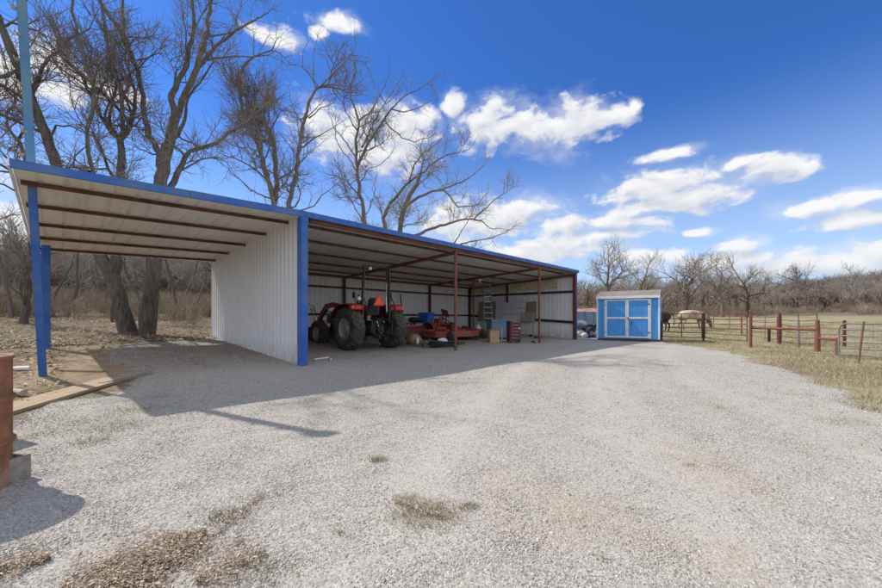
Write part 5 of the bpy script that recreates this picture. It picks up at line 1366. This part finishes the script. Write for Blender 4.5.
# stepladder leaning closed
t = at_b(APX(489, 3.4), 3.4, 'step_ladder', 'tall green stepladder leaning closed against the end of the barn', 'ladder', R(-38))
for s in (-1, 1):
    MB().bar((s * .27, 0, 0), (s * .17, .42, 2.62), .035, .075).build('side_rail', 'teal', t)
    MB().bar((s * .25, .14, 0.02), (s * .16, .46, 2.55), .03, .05).build('rear_rail', 'teal', t)
for k in range(8): z = .3 + .29 * k; f = z / 2.62; MB().box((0, .42 * f, z), (.52 - .2 * f, .09, .03)).build('step', 'galv', t)
MB().box((0, .44, 2.64), (.40, .18, .05)).build('top_cap', 'teal', t, bevel=.01)
# carton
t = at_b(APX(493.5, 1.0), 1.0, 'cardboard_box', 'upright tan cardboard box on the gravel left of the white stand', 'box', R(-35))
MB().b2(-.2, .2, -.15, .15, 0, .52).build('carton', 'cardboard', t, bevel=.006)
m = MB(); m.add([(-.2, -.15, .52), (.2, -.15, .52), (.21, -.24, .58), (-.21, -.24, .58)], [(0, 1, 2, 3)]); o = m.build('flap', 'cardboard', t); md = o.modifiers.new('t', 'SOLIDIFY'); md.thickness = .005
# pale blue freezer chest + white stand
t = at_b(APX(501, 2.0), 2.0, 'chest_box', 'faded blue steel chest behind the white stand in the barn', 'chest', R(-30))
MB().b2(-.62, .62, -.32, .32, .06, .82).build('chest_body', 'pale_blue', t, bevel=.02); MB().b2(-.64, .64, -.34, .34, .82, .9).build('chest_lid', 'pale_blue', t, bevel=.02)
for s in (-1, 1): MB().b2(s * .5 - .05, s * .5 + .05, -.25, .25, -.05, .06).build('foot', 'black_steel', t)
t = at_b(APX(504, 1.1), 1.1, 'wall_rack', 'white L shaped metal rack in front of the faded blue chest', 'rack', R(-35))
for x, h in ((-.1, .62), (.13, .52)): MB().bar((x, 0, 0), (x, 0, h), .045, .03, (0, 1, 0)).build('upright', 'white_plastic', t)
MB().bar((-.42, 0, .05), (.18, 0, .05), .03, .05).build('base_bar', 'white_plastic', t)
# dark red cabinet
t = at_b(APX(513.5, .6), .6, 'tool_cabinet', 'dark red drawer cabinet on the gravel between ladder and display frame', 'cabinet', R(-40))
MB().b2(-.24, .24, -.25, .25, .08, .92).build('cabinet_body', 'dark_red', t, bevel=.012)
for k in range(6): z = .13 + k * .135; o = MB().b2(-.22, .22, -.27, -.253, z, z + .12).build('drawer', 'dark_red', t, bevel=.004); MB().b2(-.15, .15, -.285, -.272, z + .085, z + .1).build('handle', 'galv', o)
for sx in (-1, 1):
    for sy in (-1, 1): MB().lathe([(0, -.02), (.04, -.02), (.04, .02), (0, .02)], (sx * .19, sy * .19, .04), axis='X', n=12).build('caster', 'black_steel', t)
MB().ell((.17, -.285, .62), (.035, .01, .035)).build('round_badge', 'white_plastic', t)
# display frame with pale legs
t = at_b(APX(526, .5), .5, 'panel_stand', 'open frame on two pale legs with a dark board across its top', 'stand', R(-42))
for s in (-1, 1):
    MB().bar((s * .33, 0, .03), (s * .33, 0, 1.34), .055, .05, (0, 1, 0)).build('leg', 'gate_grey', t, bevel=.004)
    MB().bar((s * .33, -.22, .03), (s * .33, .22, .03), .05, .05).build('foot', 'black_steel', t, bevel=.004)
MB().box((0, 0, 1.12), (.60, .03, .40)).build('board', 'dark_panel', t, bevel=.004)
# sheets leaning on the end wall girt
def lean_sheet(d0, d1, z0, z1, off, mat, label, name='leaning_panel', cat='panel', ribs=0):
    t = at_b(14.25 - off, (d0 + d1) / 2, name, label, cat); t.location.z = 0; w = (d1 - d0) / 2
    m = MB(); top = .06
    m.add([(-.08, -w, z0), (-.08, w, z0), (top, w, z1), (top, -w, z1), (-.05, -w, z0), (-.05, w, z0), (top + .03, w, z1), (top + .03, -w, z1)], [(0, 3, 2, 1), (4, 5, 6, 7), (0, 4, 7, 3), (1, 2, 6, 5), (3, 7, 6, 2), (0, 1, 5, 4)])
    m.build('panel_sheet', mat, t)
    for k in range(ribs):
        f = (k + 1) / (ribs + 1); z = z0 + (z1 - z0) * f; x = -.08 + (top + .08) * f
        MB().box((x - .012, 0, z), (.02, 2 * w - .02, .022)).build('seam_bar', 'galv', t)
    return t
lean_sheet(2.75, 4.75, 1.02, 2.05, .14, 'white_panel', 'white sectional door panel stood lengthwise on the end wall girt', ribs=2)
lean_sheet(2.15, 3.3, .92, 2.05, .03, 'ply_brown', 'brown plywood sheet showing past the right edge of the white panel')
lean_sheet(4.9, 6.1, .95, 2.15, .06, 'ply_brown', 'darker brown plywood sheet behind the green ladder')
# foreground scrap on the gravel
t = at_b(APX(444, 1.0), 1.0, 'hose_coil', 'black coiled hose heaped on the gravel behind the front red post', 'hose')
m = MB(); pts = []
for k in range(150): a = k * .33; r = .34 + .09 * math.sin(k * .9); pts.append((r * math.cos(a) * 1.5, r * math.sin(a), .03 + .0012 * k + .02 * math.sin(k * .5)))
m.tube(pts, .022, 7); m.build('hose', 'black_plastic', t, smooth=True)
t = at_b(5.15, 1.5, 'scrap_plank', 'dark broken plank lying in the scrap beside the tractor tyre', 'plank', R(60))
MB().b2(-.09, .09, -1.0, .8, .02, .07).build('board', 'skid_wood', t, bevel=.004)
t = at_b(5.9, 1.35, 'scrap_pipe', 'dark steel pipe laid across the scrap behind the front red post', 'pipe', R(75))
MB().tube([(0, -1.1, .06), (0, .9, .07)], .035, 10).build('pipe', 'black_steel', t, smooth=True)
t = at_b(APX(414, 2.1), 2.1, 'burlap_sack', 'slumped brown sack on the ground right of the tractor tyre', 'sack', R(20))
o = MB().ell((0, 0, .16), (.34, .26, .22), 18, 12).build('sack', 'ply_brown', t, smooth=True)
for v in o.data.vertices: v.co += Vector((math.sin(v.co.y * 19) * .02, math.sin(v.co.x * 16 + 1) * .02, (math.sin(v.co.x * 13 + v.co.y * 17) * .03 if v.co.z > .1 else 0)))
t = at_b(APX(417.5, 1.75), 1.75, 'funnel_bottle', 'white bottle lying tipped over beside the tractor tyre', 'bottle', R(-10))
MB().lathe([(0, 0), (.055, 0), (.06, .02), (.06, .2), (.025, .27), (.02, .31), (0, .31)], n=16).build('bottle', 'white_plastic', t, smooth=True)
t = at_b(APX(432, 1.4), 1.4, 'storage_box', 'low lavender plastic box lying on the dark scrap', 'box', R(-38))
MB().b2(-.22, .22, -.13, .13, .02, .15).build('box_body', 'lavender', t, bevel=.012); MB().b2(-.235, .235, -.145, .145, .15, .175).build('box_lid', 'lavender', t, bevel=.008)
t = at_b(APX(442.5, 1.1), 1.1, 'plastic_bag', 'crumpled white plastic bag on the black hose heap', 'bag', R(10))
o = MB().ell((0, 0, .17), (.2, .16, .12), 22, 14).build('bag', 'white_plastic', t)
for v in o.data.vertices: v.co += Vector((math.sin(v.co.z * 60 + v.co.y * 30) * .02, math.sin(v.co.x * 50) * .02, math.sin(v.co.x * 43 + v.co.y * 57) * .022))
t = at_b(APX(430, 1.5), 1.5, 'canvas_heap', 'heap of dark crumpled canvas under the lavender box', 'canvas', R(25))
n = 26; vs = []; fs = []
for i in range(n + 1):
    for j in range(n + 1):
        x = (i / n - .5) * 2; y = (j / n - .5) * 2; r = max(0, 1 - math.hypot(x, y)); vs.append((x * .75 + .03 * math.sin(9 * y), y * .42, .17 * min(1, r * 1.8) * (1 + .5 * math.sin(7 * x + 3 * y) * math.sin(9 * y - 2 * x)) - .01))
for i in range(n):
    for j in range(n): a = i * (n + 1) + j; fs.append((a, a + n + 1, a + n + 2, a + 1))
m = MB(); m.add(vs, fs); m.build('canvas', 'skid_wood', t, smooth=True)
for k, (a, d, L, rz) in enumerate(((.75, .55, .5, 20), (.9, .35, .28, 60))):
    t = at_b(a, d, 'pvc_offcut', ('longer white pipe offcut at the foot of the blue column', 'shorter white pipe offcut at the foot of the blue column')[k], 'pipe', R(rz))
    MB().tube([(-L / 2, 0, .03), (L / 2, 0, .03)], .022, 10).build('offcut', 'white_plastic', t, smooth=True)
for k, (a, d) in enumerate(((12.9, 1.3), (13.5, 2.0))):
    t = at_b(a, d, 'rag_heap', ('dark rag dropped on the gravel near the barn end', 'second dark rag, nearer the end wall of the barn')[k], 'rag', k)
    o = MB().ell((0, 0, .02), (.26, .14, .07), 16, 8).build('rag', 'black_plastic', t)
    for v in o.data.vertices: v.co += Vector((math.sin(v.co.y * 40) * .03, math.sin(v.co.x * 33) * .03, abs(math.sin(v.co.x * 31)) * .03))

# ================================================================ BLUE SHED
sx_, sy_ = 10.22, 17.3
t = empty('storage_shed', (sx_, sy_, H(sx_, sy_) - .02), R(57.5), 'bright blue wooden storage shed with white trimmed double doors', 'shed')
Wd, Dp, Eh, Rh = 2.74, 2.4, 2.20, 2.50          # local: front face plane x=0, runs +Y; depth +X
zb_ = .16
m = MB(); m.prism([(0, zb_), (Dp, zb_), (Dp, Eh), (Dp / 2, Rh), (0, Eh)], 0.0, Wd, 'Y'); m.build('wall', 'shed_blue', t)
for y in (.1, Wd / 2, Wd - .1): MB().b2(.02, Dp - .02, y - .05, y + .05, -.1, zb_).build('skid', 'skid_wood', t)
MB().b2(0.03, Dp - .03, .02, Wd - .02, .06, zb_ + .001).build('floor_frame', 'skid_wood', t)
for s in (0, 1):
    m = MB(); 
    x0, x1 = (-.085, Dp / 2) if s == 0 else (Dp + .085, Dp / 2)
    sl = (Rh - Eh) / (Dp / 2); z0 = Eh - .085 * sl + .03; z1 = Rh + .03
    y0, y1 = -.03, Wd + .03
    m.add([(x0, y0, z0), (x0, y1, z0), (x1, y1, z1), (x1, y0, z1), (x0, y0, z0 + .05), (x0, y1, z0 + .05), (x1, y1, z1 + .05), (x1, y0, z1 + .05)], [(0, 1, 2, 3), (7, 6, 5, 4), (0, 4, 5, 1), (1, 5, 6, 2), (3, 2, 6, 7), (0, 3, 7, 4)])
    m.build('roof', 'shingle', t)
    MB().bar((x0 - (.012 if s == 0 else -.012), y0, z0 - .02), (x0 - (.012 if s == 0 else -.012), y1, z0 - .02), .02, .13).build('fascia', 'shed_trim', t)
def trim(y0, y1, z0, z1, parent, x=-.02, name='trim', mat='shed_trim', th=.02): return MB().b2(x, x + th, y0, y1, z0, z1).build(name, mat, parent, bevel=.003)
for y in (0.0, Wd - .055): trim(y - (0.012 if y == 0 else 0), y + .055 + (0 if y == 0 else .012), zb_, Eh - .02, t, name='corner_trim')
trim(.072, Wd - .072, Eh - .055, Eh - .015, t, name='frieze_trim')
dy0, dy1 = .40, 2.33; mid = (dy0 + dy1) / 2; dz0, dz1 = .22, 2.08
trim(dy0 - .055, dy0 - .004, dz0 - .04, dz1 + .0, t, -.026, 'door_casing'); trim(dy1 + .004, dy1 + .055, dz0 - .04, dz1, t, -.026, 'door_casing'); 
for k, (a, b) in enumerate(((dy0, mid - .006), (mid + .006, dy1))):
    d = trim(a + .005, b - .005, dz0, dz1 - .01, t, -.03, 'door', 'shed_blue', .03)
    fw = .062
    trim(a, a + fw, dz0 - .005, dz1, d, -.052, 'stile'); trim(b - fw, b, dz0 - .005, dz1, d, -.052, 'stile')
    trim(a + fw + .002, b - fw - .002, dz0 - .005, dz0 + fw, d, -.05, 'rail'); trim(a + fw + .002, b - fw - .002, dz1 - fw, dz1, d, -.05, 'rail'); trim(a + fw + .002, b - fw - .002, 1.13, 1.13 + .085, d, -.05, 'rail')
    for z in (.45, 1.8): yy = a if k == 0 else b; MB().b2(-.065, -.052, yy - .02, yy + .07 if k == 0 else yy + .02, z, z + .05).build('hinge', 'black_steel', d)
    if k == 0:
        m = MB(); m.box((-.075, b - .06, 1.15), (.03, .05, .12)); m.build('latch', 'rust_brown', d, bevel=.005)
        m = MB(); m.tube([(-.04, b - .2, 1.0), (-.075, b - .2, .98), (-.075, b - .2, .86), (-.04, b - .2, .84)], .012, 6); m.build('handle', 'black_steel', d)

# ================================================================ BEHIND: TRAILER AND JUNK
x, y = AT(588, 25.5)
t = empty('box_trailer', (x, y, H(x, y)), R(6), 'pale blue steel dump box trailer between the barn and the shed', 'trailer')
m = MB(); m.b2(-1.9, 1.9, -.8, .8, .62, .68); m.build('bed', 'pale_blue', t)
for s in (-1, 1):
    MB().b2(-1.9, 1.9, s * .8 - .02, s * .8 + .02, .60, 1.45).build('side_panel', 'pale_blue', t); MB().b2(-1.93, 1.93, s * .8 - .05, s * .8 + .05, 1.45, 1.54).build('top_rail', 'shed_trim', t)
    MB().b2(s * 1.9 - .02, s * 1.9 + .02, -.77, .77, .60, 1.45).build('end_panel', 'pale_blue', t)
for k in range(7): MB().b2(-1.8 + k * .6 - .03, -1.8 + k * .6 + .03, -.86, -.822, .60, 1.449).build('stake', 'pale_blue', t)
for sx in (-.45, .45):
    for s in (-1, 1): w = MB(); w.lathe([(0, -.1), (.2, -.1), (.33, -.1), (.36, -.06), (.36, .06), (.33, .1), (.2, .1), (0, .1)], (sx * .9, s * .66, .36), axis='Y', n=24); w.build('wheel', 'rubber', t, smooth=True)
MB().bar((1.8, 0, .5), (2.9, 0, .45), .1, .1).build('tongue', 'black_steel', t)
MAT['pink_tarp'] = simple('pink_tarp', (0.50, 0.20, 0.15), .7, var=.15)
t2 = empty('tarp_bundle', (x, y, H(x, y) + 1.30), R(6), 'faded pink tarp heaped in the pale blue trailer', 'tarp')
m = MB(); m.ell((0, 0, .12), (1.5, .55, .26), 26, 10); o = m.build('tarp', 'pink_tarp', t2, smooth=True)
for v in o.data.vertices: v.co.z += .05 * math.sin(v.co.x * 5) * math.sin(v.co.y * 9 + 1)
for k, (px, Z, r, lab, tl) in enumerate(((582, 21.5, .30, 'old tyre leaning in the junk heap, left one', 20), (586.5, 21.0, .33, 'old tyre flat in the middle of the junk heap', 75), (590.5, 20.6, .30, 'old tyre standing nearest the blue shed', 8))):
    x, y = AT(px, Z); t = empty('old_tyre', (x, y, H(x, y) + (r if tl < 40 else .12)), 0, lab, 'tyre')
    o = MB().lathe([(r * .5, -.08), (r * .75, -.1), (r * .97, -.07), (r, 0), (r * .97, .07), (r * .75, .1), (r * .5, .08)], axis='Y', n=28, close=True).build('tyre', 'rubber', t, smooth=True); o.rotation_euler = (R(tl), 0, R(15 * k - 10))
    MB().lathe([(r * .5, -.05), (r * .3, .0), (.0, .01)], axis='Y', n=20).build('hub', 'rim_grey', t, smooth=True).rotation_euler = o.rotation_euler
MAT['sack_white'] = simple('sack_white', (0.6, 0.57, 0.52), .8, var=.15, dirt=(.3, .25, .2), dirt_amt=.5)
for k, (px, Z, s, lab, dz) in enumerate(((579.5, 20.8, .36, 'large pale feed sack at the left foot of the junk heap', 0), (584.5, 20.4, .27, 'small pale feed sack in front of the junk heap', 0), (592, 20.9, .38, 'round pale feed sack beside the blue shed corner', .05), (581, 21.9, .34, 'pale feed sack on top of the junk heap', .55))):
    x, y = AT(px, Z); t = empty('feed_sack', (x, y, H(x, y) + dz), k, lab, 'sack')
    o = MB().ell((0, 0, s * .55), (s, s * .7, s * .62), 18, 12).build('sack', 'sack_white', t, smooth=True)
    for v in o.data.vertices: v.co += Vector((math.sin(v.co.z * 17 + k) * .03, math.sin(v.co.x * 15) * .03, 0))
x, y = AT(582, 21.9); t = empty('pallet_stack', (x, y, H(x, y)), .4, 'grey wooden pallet stack inside the junk heap', 'pallets')
for k in range(4):
    for j in range(5): MB().b2(-.55, .55, -.5 + j * .22, -.38 + j * .22, .10 + k * .14, .12 + k * .14).build('slat', 'skid_wood', t)
    for j in (-.5, 0, .5): MB().b2(j - .04, j + .04, -.5, .5, .0 + k * .14, .098 + k * .14).build('runner', 'skid_wood', t)

# ================================================================ FENCES
def pst(px, py, ht, r, mat, label, name='fence_post', cat='post', lean=(0, 0), top='flat', group=None):
    x, y = G(px, py); t = empty(name, (x, y, gh(x, y)), 0, label, cat, group)
    m = MB(); m.tube([(0, 0, -.2), (lean[0] * .5, lean[1] * .5, ht * .5), (lean[0], lean[1], ht)], [r, r, r * (.98 if top == 'flat' else .75)], 14)
    o = m.build('shaft', mat, t, smooth=True)
    if top == 'cap': MB().lathe([(0, ht + .03), (r * .8, ht + .02), (r * 1.08, ht), (r * 1.08, ht - .04), (r, ht - .04)], n=14).build('post_cap', mat, t, smooth=True)
    if top == 'round': MB().ell((lean[0], lean[1], ht), (r * .78, r * .78, r * .9)).build('post_cap', mat, t, smooth=True)
    return t
def panel(P, Q, heights, label, mat='rust_brown', r=.02, stiles=(0, 1), name='pipe_fence_panel', cat='fence', curve=False, sag=.0, top=None):
    P = Vector((*P, gh(*P))); Q = Vector((*Q, gh(*Q))); t = empty(name, P, 0, label, cat); d = Q - P
    ht = max(heights)
    for h in heights:
        if curve and h == ht: continue
        mid = d * .5 + Vector((0, 0, h - sag))
        MB().tube([Vector((0, 0, h)), d * .25 + Vector((0, 0, h - sag * .7)), mid, d * .75 + Vector((0, 0, h - sag * .7)), d + Vector((0, 0, h))], r, 8).build('rail', mat, t, smooth=True)
    if curve:
        n = d.normalized(); pts = [Vector((0, 0, .05)), Vector((0, 0, ht - .2))]
        for k in range(1, 6): a = R(18 * k); pts.append(n * (.2 - .2 * math.cos(a)) + Vector((0, 0, ht - .2 + .2 * math.sin(a))))
        pts += [d * .9 + Vector((0, 0, ht)), d + Vector((0, 0, ht))]
        MB().tube(pts, r * 1.15, 10).build('frame', mat, t, smooth=True)
    for s in stiles:
        if curve and s == 0: continue
        MB().tube([d * s + Vector((0, 0, min(heights) - .05)), d * s + Vector((0, 0, ht))], r * 1.1, 8).build('stile', mat, t, smooth=True)
    return t
a1, a2, a3 = G(661.5, 340.6), G(703.5, 342.2), G(747.5, 346)
hs = [.22, .45, .68, .90, 1.12, 1.36]
panel((a1[0] + .05, a1[1]), (a2[0] - .05, a2[1] + .03), hs, 'rusty six rail pipe panel running from the shed to the dark mid post', stiles=(0, .5, 1), sag=.02)
panel((a2[0] + .06, a2[1]), (a3[0] - .02, a3[1]), hs, 'rusty six rail pipe panel ending at the first red corner post', stiles=(0, 1), sag=.03)
pst(661.5, 341, 1.05, .035, 'black_steel', 'short dark post close to the right wall of the shed')
pst(703.5, 342.2, 1.40, .038, 'black_steel', 'dark post between the two rusty panels near the grazing cow')
pst(750.5, 347.5, 1.42, .052, 'rust_red', 'slim rusty red corner post at the left end of the H brace', top='cap')
pst(779.5, 344.5, 1.34, .062, 'dark_red', 'dark weathered post standing behind the middle of the H brace', top='round')
pst(765, 339.5, 1.45, .022, 'gate_grey', 'thin grey steel post behind the H brace, left of the dark stub')
pst(769, 342, .62, .06, 'black_steel', 'short dark stub post behind the H brace')
pst(798.5, 349.5, 1.10, .04, 'gate_grey', 'grey wire wrapped post between dark post and thick red post', top='round')
pst(817.5, 351.8, 1.06, .078, 'rust_red', 'thick rusty red post with rounded top at the right end of the H brace', top='round')
pst(837.5, 356, .56, .056, 'rust_red', 'short thick rusty red post holding the tube gate')
pst(844.5, 347, 1.05, .05, 'dark_red', 'dark reddish post behind the hinge end of the tube gate')
pst(858, 363.5, 1.05, .022, 'rust_brown', 'thin rusty steel post leaning right in front of the tube gate', lean=(.15, .0))
pst(741.5, 335.5, 1.20, .05, 'rust_red', 'far rusty red post seen left of the slim corner post', top='cap')
def rail(p, q, z0, z1, r, label, mat='rust_red'):
    P = Vector((*G(*p), 0)); Q = Vector((*G(*q), 0)); P.z = H(P.x, P.y) + z0; Q.z = H(Q.x, Q.y) + z1
    o = MB().tube([P * 0, Q - P], r, 12).build('brace_rail', mat, None, smooth=True); o.location = P; setp(o, label, 'rail')
rail((751.5, 347.5), (816.5, 351.8), .76, .76, .045, 'rusty red pipe rail joining the slim and the thick red posts')
rail((818.5, 351.8), (837, 356), .46, .50, .04, 'low rusty red pipe rail from the thick post to the short post')
b1, b2 = G(779.5, 344), G(817, 346.5)
panel((b1[0] + .08, b1[1]), b2, [.12, .35, .6, .85, 1.08, 1.32], 'grey brown pipe panel slanting behind the H brace', 'rust_brown', .017, stiles=(0, .5, 1), sag=.06)
g1, g2 = G(839, 357.6), G(925, 364)
panel(g1, g2, [.10, .28, .46, .64, .82, 1.0], 'round cornered grey tube gate at the right edge, green top bars', 'gate_grey', .020, stiles=(.55, 1), name='tube_gate', cat='gate', curve=True)
c1, c2 = G(699, 330.5), G(747, 332.8)
panel(c1, c2, [.25, .55, .85, 1.15, 1.42], 'far pale pipe panel crossing behind the first red post', 'rust_brown', .018, stiles=(0, .33, .66, 1))
c3 = G(779, 333); panel((c2[0] + .1, c2[1]), c3, [.4, .8, 1.2], 'far thin wire fence stretch right of the first red post', 'rust_brown', .010, stiles=(1,))

# ================================================================ CATTLE
def cow(name, loc, rz, sc, mat, label, grazing=True, extra=True):
    t = empty(name, loc, rz, label, 'cow'); t.scale = (sc, sc, sc)
    V = []; E = []; Rr = []
    def add(p, r, parent=None):
        V.append(p); Rr.append(r); i = len(V) - 1
        if parent is not None: E.append((parent, i))
        return i
    hip = add((-.72, 0, 1.12), (.25, .26)); loin = add((-.30, 0, 1.10), (.28, .29), hip); belly = add((.12, 0, 1.04), (.31, .36), loin); chest = add((.55, 0, 1.03), (.27, .38), belly)
    rump = add((-.95, 0, 1.14), (.18, .2), hip)
    if grazing: nb = add((.85, 0, 1.02), (.17, .24), chest); nm = add((1.08, 0, .76), (.12, .17), nb); hd = add((1.22, 0, .50), (.11, .13), nm); mz = add((1.32, 0, .25), (.075, .085), hd); nz = add((1.35, 0, .13), (.065, .06), mz)
    else: nb = add((.85, 0, 1.2), (.17, .22), chest); nm = add((1.08, 0, 1.35), (.12, .16), nb); hd = add((1.3, 0, 1.42), (.11, .13), nm); mz = add((1.55, 0, 1.28), (.08, .085), hd); nz = add((1.64, 0, 1.22), (.065, .06), mz)
    for s in (-1, 1):
        a = add((-.72, s * .17, .85), (.14, .19), hip); a = add((-.62, s * .20, .68), (.09, .12), a); a = add((-.82, s * .20, .47), (.05, .065), a); a = add((-.78, s * .20, .2), (.04, .042), a); add((-.74, s * .20, .04), (.05, .05), a)
        fo = .08 if s > 0 else -.06
        a = add((.55, s * .16, .80), (.11, .15), chest); a = add((.52 + fo * .3, s * .19, .60), (.075, .085), a); a = add((.55 + fo * .8, s * .19, .36), (.05, .052), a); a = add((.54 + fo, s * .19, .14), (.04, .04), a); add((.57 + fo, s * .19, .03), (.05, .045), a)
    me = bpy.data.meshes.new('body'); me.from_pydata(V, E, []); o = bpy.data.objects.new('body', me); COL.objects.link(o); o.parent = t; me.materials.append(MAT[mat])
    md = o.modifiers.new('skin', 'SKIN'); md.use_smooth_shade = True
    for i, sv in enumerate(me.skin_vertices[0].data): sv.radius = Rr[i]; sv.use_root = (i == 0)
    o.modifiers.new('sub', 'SUBSURF').render_levels = 2; o.modifiers['sub'].levels = 2
    hp = Vector(V[hd])
    for s in (-1, 1):
        MB().ell(hp + Vector((-.06, s * .19, .06)), (.05, .11, .04)).build('ear', mat, t, smooth=True)
        if extra: MB().tube([hp + Vector((-.04, s * .08, .12)), hp + Vector((-.06, s * .2, .2)), hp + Vector((-.0, s * .27, .28))], [.03, .022, .006], 8).build('horn', 'horn', t, smooth=True)
    MB().tube([(-1.12, 0, 1.2), (-1.2, 0, 1.0), (-1.2, .02, .6), (-1.18, .03, .42)], [.03, .02, .018, .035], 8).build('tail', mat, t, smooth=True)
    return t
x, y = AT(692.5, 27.5); cow('grazing_cow', (x, y, H(x, y)), R(4), 1.12, 'cattle_tan', 'cream and brown cow grazing with its head down behind the fence')
x, y = AT(655, 27.0); cow('black_cow', (x, y, H(x, y)), R(176), 1.10, 'cattle_black', 'black cow half hidden behind the right side of the shed', grazing=False, extra=False)

e1, e2 = G(752, 339), G(779, 343.2)
panel(e1, (e2[0] - .08, e2[1]), [.2, .45, .7, .95, 1.2], 'rusty five rail panel behind the left half of the H brace', 'rust_brown', .016, stiles=(0, 1), sag=.03)
e3, e4 = G(819, 346.5), G(843, 347.5)
panel(e3, e4, [.25, .5, .75, 1.0], 'thin four rail panel between thick red post and dark reddish post', 'rust_brown', .013, stiles=(1,), sag=.02)
e5, e6 = G(663, 331), G(699, 330.7)
panel(e5, e6, [.3, .6, .9, 1.2], 'far thin rail panel in front of the cattle', 'rust_brown', .014, stiles=(0, 1))
f1, f2 = G(846, 345), G(905, 350)
panel(f1, f2, [.35, .7, 1.0], 'far wire strands crossing the field behind the tube gate', 'gate_grey', .008, stiles=(.5, 1))
